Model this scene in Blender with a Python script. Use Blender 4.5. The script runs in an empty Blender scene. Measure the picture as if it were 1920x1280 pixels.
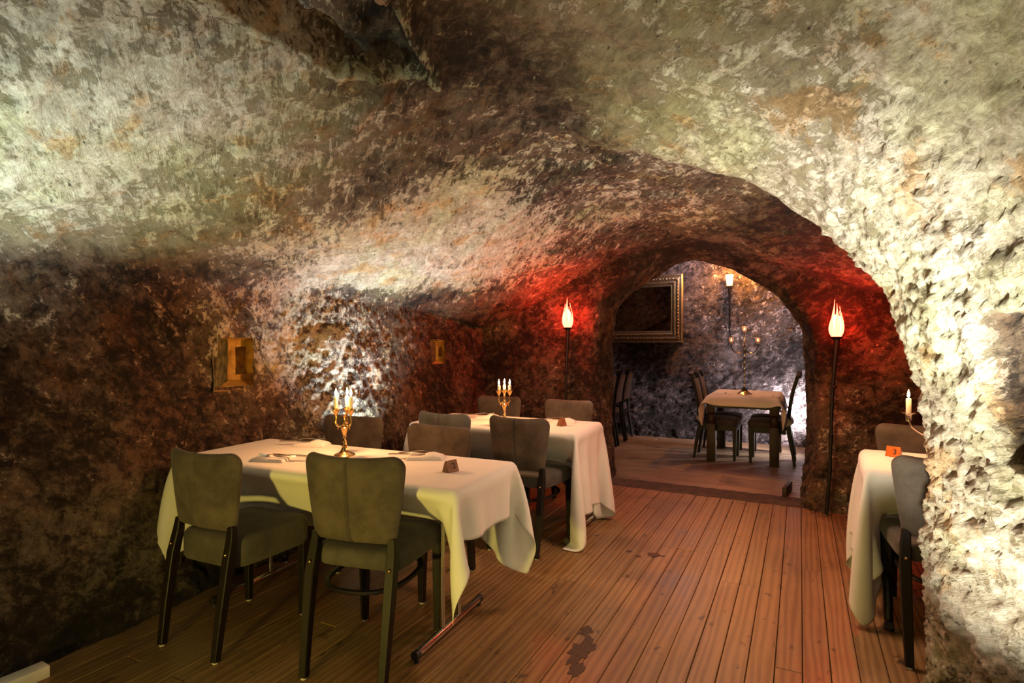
import bpy, bmesh, math, random
import numpy as np
from mathutils import Vector, Matrix
PI = math.pi
SC = bpy.context.scene
COL = SC.collection
random.seed(7)

# ------------------------------------------------------------------ camera, world, exposure
YAW = 27.2
cam_d = bpy.data.cameras.new('camera'); cam = bpy.data.objects.new('camera', cam_d); COL.objects.link(cam)
cam.location = (0, 0, 1.36)
cam.rotation_euler = (PI/2, 0, math.radians(YAW))
cam_d.sensor_fit = 'HORIZONTAL'; cam_d.sensor_width = 36.0; cam_d.lens = 36.0*1050/1920
cam_d.shift_y = 3/1920; cam_d.clip_start = 0.05
SC.camera = cam
SC.view_settings.view_transform = 'Standard'; SC.view_settings.look = 'None'
SC.view_settings.exposure = 0.0; SC.view_settings.gamma = 1.0
SC.view_settings.use_curve_mapping = False
w = bpy.data.worlds.new('world'); SC.world = w; w.use_nodes = True
w.node_tree.nodes['Background'].inputs[0].default_value = (0, 0, 0, 1)
w.node_tree.nodes['Background'].inputs[1].default_value = 0.0

# ------------------------------------------------------------------ room lamps and added fill lights
def lamp(name, kind, loc, power, color, radius=0.05, target=None, angle=90, blend=0.6):
    d = bpy.data.lights.new(name, kind); d.energy = power; d.color = color
    if kind in ('POINT', 'SPOT'): d.shadow_soft_size = radius
    if kind == 'SPOT':
        d.spot_size = math.radians(angle); d.spot_blend = blend
    o = bpy.data.objects.new(name, d); COL.objects.link(o); o.location = loc
    if target is not None:
        o.rotation_euler = (Vector(target)-Vector(loc)).to_track_quat('-Z', 'Y').to_euler()
    return o
WARMW = (1.0, 0.93, 0.74); COOLW = (0.90, 1.0, 0.93); CANDLE = (1.0, 0.46, 0.17)
# floor uplight by the near right pillar (below the frame), the one behind the chairs on the left wall,
# the one at the near left, the flood behind the camera, the one behind the right jamb of the far room
lamp('uplight_pillar', 'SPOT', (0.22, 1.78, 0.06), 330, (1.0, 0.94, 0.76), 0.05, (0.20, 2.62, 1.85), 92, 1.0)
lamp('shoulder_fill', 'SPOT', (0.50, 1.66, 0.92), 200, (1.0, 0.98, 0.90), 0.05, (0.10, 2.62, 1.88), 74, 1.0)  # added fill, brightens the shoulder of the pillar vault
lamp('uplight_left_wall', 'SPOT', (-2.88, 3.24, 0.50), 190, (0.74, 0.90, 1.0), 0.04, (-2.95, 3.34, 2.0), 110, 1.0)
lamp('uplight_near_left', 'SPOT', (-2.30, 0.50, 0.95), 180, (0.86, 1.0, 0.90), 0.05, (-2.50, 0.95, 2.1), 100, 1.0)
lamp('flood_near', 'SPOT', (-1.30, -0.75, 0.28), 225, (1.0, 0.76, 0.14), 0.08, (-1.65, 2.4, 0.46), 80, 1.0)
lamp('table_fill', 'SPOT', (0.55, 0.15, 0.35), 60, (1.0, 0.84, 0.42), 0.06, (-1.25, 3.4, 0.50), 46, 1.0)  # added fill aimed at the near side of the second table
lamp('near_fill', 'POINT', (-0.05, 0.2, 1.60), 24, (1.0, 0.84, 0.50), 0.25)  # added fill for the near vault, no fitting there
lamp('hall_fill', 'SPOT', (-0.35, 3.2, 2.10), 125, (1.0, 0.60, 0.42), 0.20, (-0.6, 3.4, 0.0), 140, 1.0)  # added warm fill for table tops and cloth ends, no fitting there
lamp('vault_fill', 'POINT', (-1.55, 4.45, 1.15), 5, (1.0, 0.62, 0.46), 0.15)  # added warm fill that lifts the far vault
lamp('uplight_far_room', 'SPOT', (0.30, 7.75, 0.30), 230, (1.0, 0.82, 0.84), 0.05, (-0.6, 8.0, 1.0), 150, 0.8)
lamp('far_floor_fill', 'SPOT', (0.32, 7.72, 0.42), 90, (1.0, 0.86, 0.80), 0.04, (-1.1, 7.35, 0.05), 95, 1.0)  # added spot beside the far uplight, spreads light over the floor
lamp('far_room_fill', 'POINT', (-1.3, 7.75, 2.50), 26, (0.90, 0.76, 0.92), 0.2)  # added fill that brightens the far room, no fitting there

# ------------------------------------------------------------------ noise
_rng = np.random.RandomState(3)
_perm = np.concatenate([_rng.permutation(256)]*2).astype(np.int64)
_grad = _rng.normal(size=(256, 3)); _grad /= np.linalg.norm(_grad, axis=1)[:, None]
def perlin(p):
    p = np.asarray(p, dtype=np.float64)
    i = np.floor(p).astype(np.int64); f = p-i; i &= 255
    u = f*f*f*(f*(f*6-15)+10)
    def g(dx, dy, dz):
        h = _perm[(_perm[(_perm[(i[..., 0]+dx) & 255]+i[..., 1]+dy) & 255]+i[..., 2]+dz) & 255]
        v = _grad[h]
        return v[..., 0]*(f[..., 0]-dx)+v[..., 1]*(f[..., 1]-dy)+v[..., 2]*(f[..., 2]-dz)
    ux, uy, uz = u[..., 0], u[..., 1], u[..., 2]
    l = lambda a, b, t: a+(b-a)*t
    return 1.6*l(l(l(g(0,0,0), g(1,0,0), ux), l(g(0,1,0), g(1,1,0), ux), uy),
             l(l(g(0,0,1), g(1,0,1), ux), l(g(0,1,1), g(1,1,1), ux), uy), uz)
def fbm(p, scale, octs=4, gain=0.5, ridged=False):
    a = 1.0; s = 0.0; q = np.asarray(p)*scale; tot = 0
    for k in range(octs):
        n = perlin(q+17.3*k)
        if ridged: n = 1-2*np.abs(n)
        s = s+a*n; tot += a; a *= gain; q = q*2.03
    return s/tot
def sstep(a, b, x):
    t = np.clip((x-a)/(b-a), 0, 1); return t*t*(3-2*t)

# ------------------------------------------------------------------ materials
def mat(name):
    m = bpy.data.materials.new(name); m.use_nodes = True
    nt = m.node_tree; b = nt.nodes['Principled BSDF']
    return m, nt, b
def N(nt, kind, **kw):
    n = nt.nodes.new(kind)
    for k, v in kw.items():
        if k in n.inputs: n.inputs[k].default_value = v
        else: setattr(n, k, v)
    return n
def L(nt, a, b): nt.links.new(a, b)
def ramp(nt, src, stops, interp='LINEAR'):
    r = nt.nodes.new('ShaderNodeValToRGB'); r.color_ramp.interpolation = interp
    e = r.color_ramp.elements
    while len(e) > 1: e.remove(e[-1])
    for i, (p, c) in enumerate(stops):
        q = e[0] if i == 0 else e.new(p)
        q.position = p; q.color = (c[0], c[1], c[2], 1) if not isinstance(c, (int, float)) else (c, c, c, 1)
    L(nt, src, r.inputs[0]); return r.outputs[0]
def mth(nt, op, a, b=None, c=None):
    n = nt.nodes.new('ShaderNodeMath'); n.operation = op
    for i, x in enumerate((a, b, c)):
        if x is None: continue
        if isinstance(x, (int, float)): n.inputs[i].default_value = x
        else: L(nt, x, n.inputs[i])
    return n.outputs[0]
def mixc(nt, f, a, b, blend='MIX'):
    n = nt.nodes.new('ShaderNodeMix'); n.data_type = 'RGBA'; n.blend_type = blend
    for i, x in ((0, f), (6, a), (7, b)):
        if isinstance(x, (int, float)): n.inputs[i].default_value = x
        elif isinstance(x, tuple): n.inputs[i].default_value = (x[0], x[1], x[2], 1)
        else: L(nt, x, n.inputs[i])
    return n.outputs[2]
def noise(nt, vec, scale, detail=6, rough=0.55, dist=0.0):
    n = N(nt, 'ShaderNodeTexNoise', Scale=scale, Detail=detail, Roughness=rough, Distortion=dist)
    L(nt, vec, n.inputs['Vector']); return n.outputs[0]
def mapping(nt, vec, scale=(1, 1, 1), rot=(0, 0, 0), loc=(0, 0, 0)):
    n = nt.nodes.new('ShaderNodeMapping'); L(nt, vec, n.inputs[0])
    n.inputs['Scale'].default_value = scale; n.inputs['Rotation'].default_value = rot; n.inputs['Location'].default_value = loc
    return n.outputs[0]
def bump(nt, b, h, strength=0.5, dist=0.01):
    n = N(nt, 'ShaderNodeBump', Strength=strength, Distance=dist); L(nt, h, n.inputs['Height']); L(nt, n.outputs[0], b.inputs['Normal'])

def rock_material():
    m, nt, b = mat('cave_rock')
    pos = nt.nodes.new('ShaderNodeNewGeometry').outputs['Position']
    pl = nt.nodes.new('ShaderNodeAttribute'); pl.attribute_name = 'plaster'
    plast = pl.outputs['Fac']
    at = nt.nodes.new('ShaderNodeAttribute'); at.attribute_name = 'stain'
    stain = at.outputs['Fac']
    ta = nt.nodes.new('ShaderNodeAttribute'); ta.attribute_name = 'tan'
    tan = ta.outputs['Fac']
    add = lambda a, b_: mth(nt, 'ADD', a, b_)
    mul = lambda a, b_: mth(nt, 'MULTIPLY', a, b_)
    sub = lambda a, b_: mth(nt, 'SUBTRACT', a, b_)
    big = noise(nt, pos, 1.3, 4, 0.55, 0.3)
    med = noise(nt, pos, 9.0, 12, 0.76, 0.6)
    rot = mapping(nt, pos, (1, 1, 1), (0.25, 0.35, 0.75))
    stk = noise(nt, mapping(nt, rot, (2.8, 12.0, 10.0)), 2.4, 12, 0.74, 0.9)
    med2 = noise(nt, mapping(nt, rot, (5, 9, 9), (0, 0, 0), (4, 2, 7)), 1.5, 12, 0.76, 0.5)
    fine = noise(nt, pos, 46, 8, 0.72, 0.2)
    # bare rock: brown to grey mid tones
    tone = add(add(mul(med2, 0.55), mul(fine, 0.2)), mul(big, 0.25))
    c = ramp(nt, tone, [(0.38, (0.022, 0.015, 0.010)), (0.48, (0.082, 0.058, 0.039)), (0.58, (0.18, 0.135, 0.095)), (0.68, (0.29, 0.235, 0.17))])
    tancol = ramp(nt, tone, [(0.36, (0.17, 0.140, 0.082)), (0.48, (0.30, 0.255, 0.155)), (0.60, (0.42, 0.365, 0.235)), (0.70, (0.52, 0.465, 0.33))])
    c = mixc(nt, mul(tan, 0.9), c, tancol)
    # pale lime plaster with crisp broken edges
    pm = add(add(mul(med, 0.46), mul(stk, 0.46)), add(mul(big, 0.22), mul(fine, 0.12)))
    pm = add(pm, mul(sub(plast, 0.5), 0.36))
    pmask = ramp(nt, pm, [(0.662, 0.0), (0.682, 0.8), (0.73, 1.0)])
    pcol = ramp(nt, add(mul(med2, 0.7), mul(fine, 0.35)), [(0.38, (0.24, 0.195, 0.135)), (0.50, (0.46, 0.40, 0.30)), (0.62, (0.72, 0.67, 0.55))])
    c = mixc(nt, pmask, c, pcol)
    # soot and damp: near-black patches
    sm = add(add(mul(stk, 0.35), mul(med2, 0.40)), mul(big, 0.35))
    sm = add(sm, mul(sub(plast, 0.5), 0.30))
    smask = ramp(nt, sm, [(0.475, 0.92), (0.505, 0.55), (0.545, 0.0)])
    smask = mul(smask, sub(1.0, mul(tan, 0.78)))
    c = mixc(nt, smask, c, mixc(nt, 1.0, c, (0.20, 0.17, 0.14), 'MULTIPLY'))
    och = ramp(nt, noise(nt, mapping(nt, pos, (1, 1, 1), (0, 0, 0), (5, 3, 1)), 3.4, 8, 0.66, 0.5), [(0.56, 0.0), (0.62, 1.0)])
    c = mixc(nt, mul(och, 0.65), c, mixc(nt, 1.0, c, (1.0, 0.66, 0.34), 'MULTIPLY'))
    warm_tint = ramp(nt, noise(nt, mapping(nt, pos, (1, 1, 0.7), (0, 0, 0), (1, 9, 4)), 3.1, 7, 0.62, 0.4), [(0.40, 0.25), (0.60, 1.0)])
    c = mixc(nt, mul(warm_tint, stain), c, mixc(nt, 1.0, c, (0.95, 0.58, 0.44), 'MULTIPLY'))  # warm tint; on the left wall it stands for candle light
    alg = ramp(nt, noise(nt, mapping(nt, pos, (1, 1, 1), (0, 0, 0), (8, 1, 7)), 1.7, 6, 0.6, 0.4), [(0.45, 0.0), (0.62, 1.0)])
    c = mixc(nt, mul(alg, 0.7), c, mixc(nt, 1.0, c, (0.86, 0.96, 0.66), 'MULTIPLY'))
    pits = nt.nodes.new('ShaderNodeTexVoronoi'); pits.inputs['Scale'].default_value = 26
    L(nt, mapping(nt, rot, (0.6, 1.2, 1.2)), pits.inputs['Vector'])
    pit = ramp(nt, add(pits.outputs['Distance'], mul(noise(nt, pos, 19, 8, 0.76), 0.80)), [(0.40, 0.22), (0.52, 1.0)])
    c = mixc(nt, 1.0, c, pit, 'MULTIPLY')
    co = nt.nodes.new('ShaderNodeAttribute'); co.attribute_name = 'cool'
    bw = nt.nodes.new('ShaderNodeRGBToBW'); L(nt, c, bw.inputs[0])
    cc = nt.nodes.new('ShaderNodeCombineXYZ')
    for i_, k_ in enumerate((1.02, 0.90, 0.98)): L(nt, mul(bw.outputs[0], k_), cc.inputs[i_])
    c = mixc(nt, mul(co.outputs['Fac'], 0.85), c, cc.outputs[0])  # far-room rock: greyer stone with the room's violet light put into the colour
    L(nt, c, b.inputs['Base Color'])
    b.inputs['Roughness'].default_value = 0.86; b.inputs['Specular IOR Level'].default_value = 0.3
    h = add(add(mul(pmask, 0.35), mul(med2, 1.1)), mul(pit, 0.35))
    h = add(h, add(mul(stk, 0.9), mul(fine, 0.55)))
    bump(nt, b, h, 0.9, 0.026)
    return m
ROCK = rock_material()

def niche_material():
    m, nt, b = mat('ochre_sandstone')
    pos = nt.nodes.new('ShaderNodeNewGeometry').outputs['Position']
    c = ramp(nt, noise(nt, pos, 14, 8, 0.65, 0.3), [(0.35, (0.34, 0.165, 0.025)), (0.55, (0.66, 0.36, 0.065)), (0.7, (0.80, 0.50, 0.13))])  # ochre stone, brightened so the colour carries the niche glow
    L(nt, c, b.inputs['Base Color']); b.inputs['Roughness'].default_value = 0.9
    bump(nt, b, noise(nt, pos, 60, 6, 0.65), 0.5, 0.01); return m
NICHE = niche_material()
m, nt, b = mat('niche_cheek_dark')
pos = nt.nodes.new('ShaderNodeNewGeometry').outputs['Position']
L(nt, ramp(nt, noise(nt, pos, 20, 6), [(0.4, (0.05, 0.05, 0.015)), (0.6, (0.15, 0.13, 0.04))]), b.inputs['Base Color'])  # dark olive tone for the near cheek of each niche
b.inputs['Roughness'].default_value = 0.95; bump(nt, b, noise(nt, pos, 50, 6), 0.6, 0.01)
CHEEK = m

def plank_material(name, along, dark, mid, light):
    m, nt, b = mat(name)
    pos = nt.nodes.new('ShaderNodeNewGeometry').outputs['Position']
    oi = nt.nodes.new('ShaderNodeObjectInfo').outputs['Random']
    off = nt.nodes.new('ShaderNodeCombineXYZ')
    for i in range(3): L(nt, mth(nt, 'MULTIPLY', oi, 13.0+7*i), off.inputs[i])
    va = nt.nodes.new('ShaderNodeVectorMath'); va.operation = 'ADD'; L(nt, pos, va.inputs[0]); L(nt, off.outputs[0], va.inputs[1])
    v = va.outputs[0]
    sc = (1, 0.07, 1) if along == 'y' else (0.07, 1, 1)
    sc2 = (1, 0.18, 1) if along == 'y' else (0.18, 1, 1)
    warp = noise(nt, mapping(nt, v, sc2), 6, 3, 0.5)
    rings = nt.nodes.new('ShaderNodeTexWave'); rings.wave_type = 'BANDS'; rings.bands_direction = 'X' if along == 'y' else 'Y'
    for k, x in (('Scale', 9.0), ('Distortion', 9.0), ('Detail', 3.0), ('Detail Scale', 1.0)): rings.inputs[k].default_value = x
    L(nt, mapping(nt, v, sc), rings.inputs['Vector'])
    fib = noise(nt, mapping(nt, v, sc), 90, 5, 0.6)
    g = mth(nt, 'ADD', mth(nt, 'MULTIPLY', rings.outputs['Fac'], 0.36), mth(nt, 'MULTIPLY', fib, 0.36))
    g = mth(nt, 'ADD', g, mth(nt, 'MULTIPLY', warp, 0.28))
    c = ramp(nt, g, [(0.2, dark), (0.5, mid), (0.8, light)])
    c = mixc(nt, 1.0, c, ramp(nt, oi, [(0.0, 0.84), (1.0, 1.05)]), 'MULTIPLY')
    kn = nt.nodes.new('ShaderNodeTexVoronoi'); kn.inputs['Scale'].default_value = 3.4
    L(nt, mapping(nt, v, (1.6, 0.8, 1) if along == 'y' else (0.8, 1.6, 1)), kn.inputs['Vector'])
    kf = ramp(nt, kn.outputs['Distance'], [(0.03, 0.25), (0.075, 1.0)])
    c = mixc(nt, 1.0, c, kf, 'MULTIPLY')
    sp = noise(nt, mapping(nt, pos, (1, 0.5, 1) if along == 'y' else (0.5, 1, 1)), 17, 5, 0.62, 0.5)
    c = mixc(nt, 1.0, c, ramp(nt, sp, [(0.325, 0.38), (0.375, 1.0)]), 'MULTIPLY')
    wear = noise(nt, pos, 2.2, 6, 0.6)
    c = mixc(nt, 1.0, c, ramp(nt, wear, [(0.3, 0.72), (0.65, 1.08)]), 'MULTIPLY')
    st = nt.nodes.new('ShaderNodeAttribute'); st.attribute_name = 'spill'
    L(nt, c, b.inputs['Base Color'])
    L(nt, ramp(nt, wear, [(0.3, 0.36), (0.7, 0.55)]), b.inputs['Roughness'])
    bump(nt, b, g, 0.25, 0.002)
    return m
PLANK = plank_material('worn_pine_plank', 'y', (0.132, 0.068, 0.023), (0.212, 0.117, 0.043), (0.275, 0.160, 0.062))
PLANK_FAR = plank_material('grey_pine_plank', 'x', (0.13, 0.085, 0.05), (0.27, 0.19, 0.12), (0.40, 0.29, 0.19))

def simple(name, color, rough=0.5, metal=0.0, var=0.0, scale=20, bmp=0.0, spec=None, coat=0.0, coords='Object'):
    m, nt, b = mat(name)
    tc = nt.nodes.new('ShaderNodeTexCoord').outputs[coords]
    n = noise(nt, tc, scale, 6, 0.6)
    lo = tuple(max(0, c*(1-var)) for c in color); hi = tuple(min(1, c*(1+var)) for c in color)
    L(nt, ramp(nt, n, [(0.3, lo), (0.7, hi)]), b.inputs['Base Color'])
    b.inputs['Roughness'].default_value = rough; b.inputs['Metallic'].default_value = metal
    if spec is not None: b.inputs['Specular IOR Level'].default_value = spec
    if coat: b.inputs['Coat Weight'].default_value = coat
    if bmp: bump(nt, b, n, bmp, 0.004)
    return m
def velvet_material(name, c0, c1):
    m, nt, b = mat(name)
    tc = nt.nodes.new('ShaderNodeTexCoord').outputs['Object']
    oi = nt.nodes.new('ShaderNodeObjectInfo').outputs['Random']
    va = nt.nodes.new('ShaderNodeVectorMath'); va.operation = 'ADD'; L(nt, tc, va.inputs[0]); L(nt, mth(nt, 'MULTIPLY', oi, 9.0), va.inputs[1])
    n1 = noise(nt, va.outputs[0], 9, 5, 0.6, 0.3); n2 = noise(nt, va.outputs[0], 240, 3, 0.6)
    f = mth(nt, 'ADD', mth(nt, 'MULTIPLY', n1, 0.8), mth(nt, 'MULTIPLY', n2, 0.25))
    L(nt, ramp(nt, f, [(0.36, c0), (0.72, c1)]), b.inputs['Base Color'])
    b.inputs['Roughness'].default_value = 0.82; b.inputs['Specular IOR Level'].default_value = 0.2
    b.inputs['Sheen Weight'].default_value = 0.18; b.inputs['Sheen Roughness'].default_value = 0.4
    b.inputs['Sheen Tint'].default_value = (0.8, 0.75, 0.66, 1)
    bump(nt, b, n2, 0.15, 0.001); return m
VELVET = velvet_material('taupe_velvet', (0.047, 0.036, 0.027), (0.108, 0.084, 0.065))
VELVET_DARK = velvet_material('dark_grey_velvet', (0.042, 0.036, 0.029), (0.085, 0.074, 0.060))
VELVET_COOL = velvet_material('cool_lit_velvet', (0.085, 0.088, 0.088), (0.18, 0.184, 0.18))  # lighter, cooler copy of the velvet with the cool uplight painted in
FARSEAT = velvet_material('aubergine_seat_fabric', (0.028, 0.022, 0.026), (0.06, 0.048, 0.054))
WENGE = simple('wenge_wood', (0.008, 0.005, 0.0038), 0.5, 0, 0.4, 30, 0.1, 0.25)
OAKDARK = simple('dark_oak', (0.026, 0.015, 0.009), 0.5, 0, 0.4, 25, 0.1, 0.25)
BRASS = simple('aged_brass', (0.62, 0.40, 0.15), 0.24, 1.0, 0.25, 40)
SILVER = simple('steel', (0.62, 0.58, 0.52), 0.22, 1.0, 0.08, 40)
CHROME = simple('chrome', (0.72, 0.70, 0.68), 0.12, 1.0, 0.03, 10)
BLACKP = simple('black_plastic', (0.012, 0.012, 0.012), 0.5)
GLIDE = simple('pale_plastic', (0.42, 0.38, 0.33), 0.5)
IRON = simple('black_iron', (0.012, 0.010, 0.009), 0.48, 0.6, 0.5, 60, 0.2)
WAX = simple('ivory_wax', (0.86, 0.78, 0.62), 0.45, 0, 0.03, 10)
WAX.node_tree.nodes['Principled BSDF'].inputs['Subsurface Weight'].default_value = 0.3
WAX.node_tree.nodes['Principled BSDF'].inputs['Subsurface Radius'].default_value = (0.02, 0.012, 0.006)
SIGNW = simple('walnut_sign', (0.20, 0.085, 0.035), 0.4, 0, 0.35, 35, 0.1)
SIGNG = simple('glossy_amber_sign', (0.42, 0.11, 0.02), 0.15, 0, 0.3, 25)
INK = simple('black_ink', (0.006, 0.005, 0.004), 0.5)
WHITEP = simple('white_painted_metal', (0.62, 0.60, 0.52), 0.5, 0, 0.1, 12)
STONEDARK = simple('dark_threshold_stone', (0.055, 0.036, 0.024), 0.85, 0, 0.5, 12, 0.5)
GOLD = simple('antique_gold', (0.30, 0.215, 0.125), 0.40, 0.85, 0.4, 50, 0.3)
MIRROR = simple('mirror_glass', (0.62, 0.60, 0.58), 0.03, 1.0, 0.0, 5)
def cloth_material(name, color):
    m, nt, b = mat(name)
    tc = nt.nodes.new('ShaderNodeTexCoord').outputs['UV']
    wv = []
    for d in ('X', 'Y'):
        t = nt.nodes.new('ShaderNodeTexWave'); t.wave_type = 'BANDS'; t.bands_direction = d
        t.inputs['Scale'].default_value = 180; t.inputs['Distortion'].default_value = 0.6; L(nt, tc, t.inputs['Vector']); wv.append(t.outputs['Fac'])
    wf = mth(nt, 'ADD', wv[0], wv[1])
    n = noise(nt, tc, 6, 5, 0.5)
    c = ramp(nt, n, [(0.3, tuple(x*0.95 for x in color)), (0.7, color)])
    c = mixc(nt, 1.0, c, ramp(nt, mth(nt, 'MULTIPLY', wf, 0.5), [(0.0, 0.94), (1.0, 1.0)]), 'MULTIPLY')
    L(nt, c, b.inputs['Base Color']); b.inputs['Roughness'].default_value = 0.85
    b.inputs['Specular IOR Level'].default_value = 0.2
    b.inputs['Sheen Weight'].default_value = 0.15
    bump(nt, b, wf, 0.08, 0.001)
    # a thin weave lets a little light through
    out = nt.nodes['Material Output']
    tr = nt.nodes.new('ShaderNodeBsdfTranslucent'); L(nt, c, tr.inputs[0])
    mx = nt.nodes.new('ShaderNodeMixShader'); mx.inputs[0].default_value = 0.14
    L(nt, b.outputs[0], mx.inputs[1]); L(nt, tr.outputs[0], mx.inputs[2]); L(nt, mx.outputs[0], out.inputs[0])
    return m
LINEN = cloth_material('white_linen', (0.78, 0.75, 0.70))
NAPK = cloth_material('white_napkin_linen', (0.82, 0.79, 0.75))
def emissive(name, color, strength):
    m, nt, b = mat(name)
    b.inputs['Base Color'].default_value = (0.8*color[0], 0.8*color[1], 0.8*color[2], 1)
    b.inputs['Emission Color'].default_value = (*color, 1)
    b.inputs['Emission Strength'].default_value = strength
    tc = nt.nodes.new('ShaderNodeTexCoord').outputs['Object']
    n = noise(nt, tc, 30, 3)
    L(nt, ramp(nt, n, [(0.3, tuple(c*0.92 for c in color)), (0.7, color)]), b.inputs['Emission Color'])
    return m
FLAME = emissive('candle_flame', (1.0, 0.52, 0.20), 60)
REDGLASS = emissive('red_flame_glass', (1.0, 0.045, 0.022), 26)
REDCORE = emissive('red_flame_core', (1.0, 0.10, 0.045), 40)
AMBERGLASS = emissive('amber_lamp_glass', (1.0, 0.36, 0.07), 14)
m, nt, b = mat('clear_pink_glass')
b.inputs['Base Color'].default_value = (1, 0.86, 0.82, 1); b.inputs['Roughness'].default_value = 0.08
b.inputs['Transmission Weight'].default_value = 0.9; b.inputs['IOR'].default_value = 1.35
TEAGLASS = m

# ------------------------------------------------------------------ mesh helpers
def obj(name, bm, m, parent=None, smooth=True, ang=40):
    me = bpy.data.meshes.new(name)
    bmesh.ops.recalc_face_normals(bm, faces=bm.faces)
    bm.to_mesh(me); bm.free()
    if smooth:
        for p in me.polygons: p.use_smooth = True
        try: me.set_sharp_from_angle(angle=math.radians(ang))
        except Exception: pass
    o = bpy.data.objects.new(name, me); COL.objects.link(o)
    for mm in (m if isinstance(m, (list, tuple)) else [m]): me.materials.append(mm)
    if parent: o.parent = parent
    return o
def tag(o, label, cat, group=None):
    o['label'] = label; o['category'] = cat
    if group: o['group'] = group
    return o
def thing(name, label, cat, loc=(0, 0, 0), rz=0.0, group=None):
    o = bpy.data.objects.new(name, None); COL.objects.link(o); o.empty_display_size = 0.1
    o.location = loc; o.rotation_euler = (0, 0, rz); return tag(o, label, cat, group)
def struct(o): o['kind'] = 'structure'; return o
def copy_tree(o, parent=None):
    c = o.copy(); COL.objects.link(c)
    if parent is not None: c.parent = parent
    for ch in list(o.children): copy_tree(ch, c)
    return c
def box(bm, x0, x1, y0, y1, z0, z1, bev=0.0):
    r = bmesh.ops.create_cube(bm, size=1)
    vs = r['verts']
    for v in vs:
        v.co = Vector((x0+(x1-x0)*(v.co.x+.5), y0+(y1-y0)*(v.co.y+.5), z0+(z1-z0)*(v.co.z+.5)))
    if bev:
        es = list({e for v in vs for e in v.link_edges})
        bmesh.ops.bevel(bm, geom=es, offset=bev, segments=2, profile=0.5, affect='EDGES')
def frames(pts):
    pts = [Vector(p) for p in pts]; n = len(pts); T = []
    for i in range(n):
        T.append((pts[min(i+1, n-1)]-pts[max(i-1, 0)]).normalized())
    up = Vector((0, 0, 1)) if abs(T[0].z) < 0.9 else Vector((0, 1, 0))
    a = T[0].cross(up).normalized(); out = []
    for i in range(n):
        a = (a-T[i]*a.dot(T[i])).normalized(); out.append((pts[i], a, T[i].cross(a).normalized()))
    return out
def tube(bm, pts, rad, seg=10, cap=True, square=False, flat=1.0):
    fr = frames(pts); rings = []
    for i, (p, a, b) in enumerate(fr):
        r = rad[i] if isinstance(rad, (list, tuple)) else rad
        ring = []
        if square:
            k = 0.82
            offs = [(1, k), (k, 1), (-k, 1), (-1, k), (-1, -k), (-k, -1), (k, -1), (1, -k)]
            for (ca, sa) in offs: ring.append(bm.verts.new(p+a*ca*r+b*sa*r*flat))
        else:
            for k in range(seg):
                t = 2*PI*k/seg; ring.append(bm.verts.new(p+a*math.cos(t)*r+b*math.sin(t)*r*flat))
        rings.append(ring)
    n = len(rings[0])
    for i in range(len(rings)-1):
        for k in range(n):
            bm.faces.new((rings[i][k], rings[i][(k+1) % n], rings[i+1][(k+1) % n], rings[i+1][k]))
    if cap:
        bm.faces.new(rings[0][::-1]); bm.faces.new(rings[-1])
def lathe(bm, prof, seg=20, c=(0, 0, 0)):
    rings = []
    for r, z in prof:
        if r < 1e-5: rings.append([bm.verts.new((c[0], c[1], c[2]+z))])
        else: rings.append([bm.verts.new((c[0]+r*math.cos(2*PI*k/seg), c[1]+r*math.sin(2*PI*k/seg), c[2]+z)) for k in range(seg)])
    for i in range(len(rings)-1):
        A, B = rings[i], rings[i+1]
        for k in range(seg):
            k2 = (k+1) % seg
            if len(A) == 1 and len(B) == 1: continue
            if len(A) == 1: bm.faces.new((A[0], B[k2], B[k]))
            elif len(B) == 1: bm.faces.new((A[k], A[k2], B[0]))
            else: bm.faces.new((A[k], A[k2], B[k2], B[k]))
    if len(rings[0]) > 1: bm.faces.new(rings[0][::-1])
    if len(rings[-1]) > 1: bm.faces.new(rings[-1])
def catmull(P, n):
    P = np.asarray(P, float); k = len(P)
    Q = np.vstack([2*P[0]-P[1], P, 2*P[-1]-P[-2]])
    t = np.linspace(0, k-1, n); i = np.minimum(t.astype(int), k-2); f = (t-i)[:, None]
    p0, p1, p2, p3 = Q[i], Q[i+1], Q[i+2], Q[i+3]
    return 0.5*(2*p1+(p2-p0)*f+(2*p0-5*p1+4*p2-p3)*f**2+(3*p1-p0-3*p2+p3)*f**3)
def resample(C, n):
    d = np.r_[0, np.cumsum(np.linalg.norm(np.diff(C, axis=0), axis=1))]
    s = np.linspace(0, d[-1], n)
    return np.stack([np.interp(s, d, C[:, k]) for k in range(C.shape[1])], 1)

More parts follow.
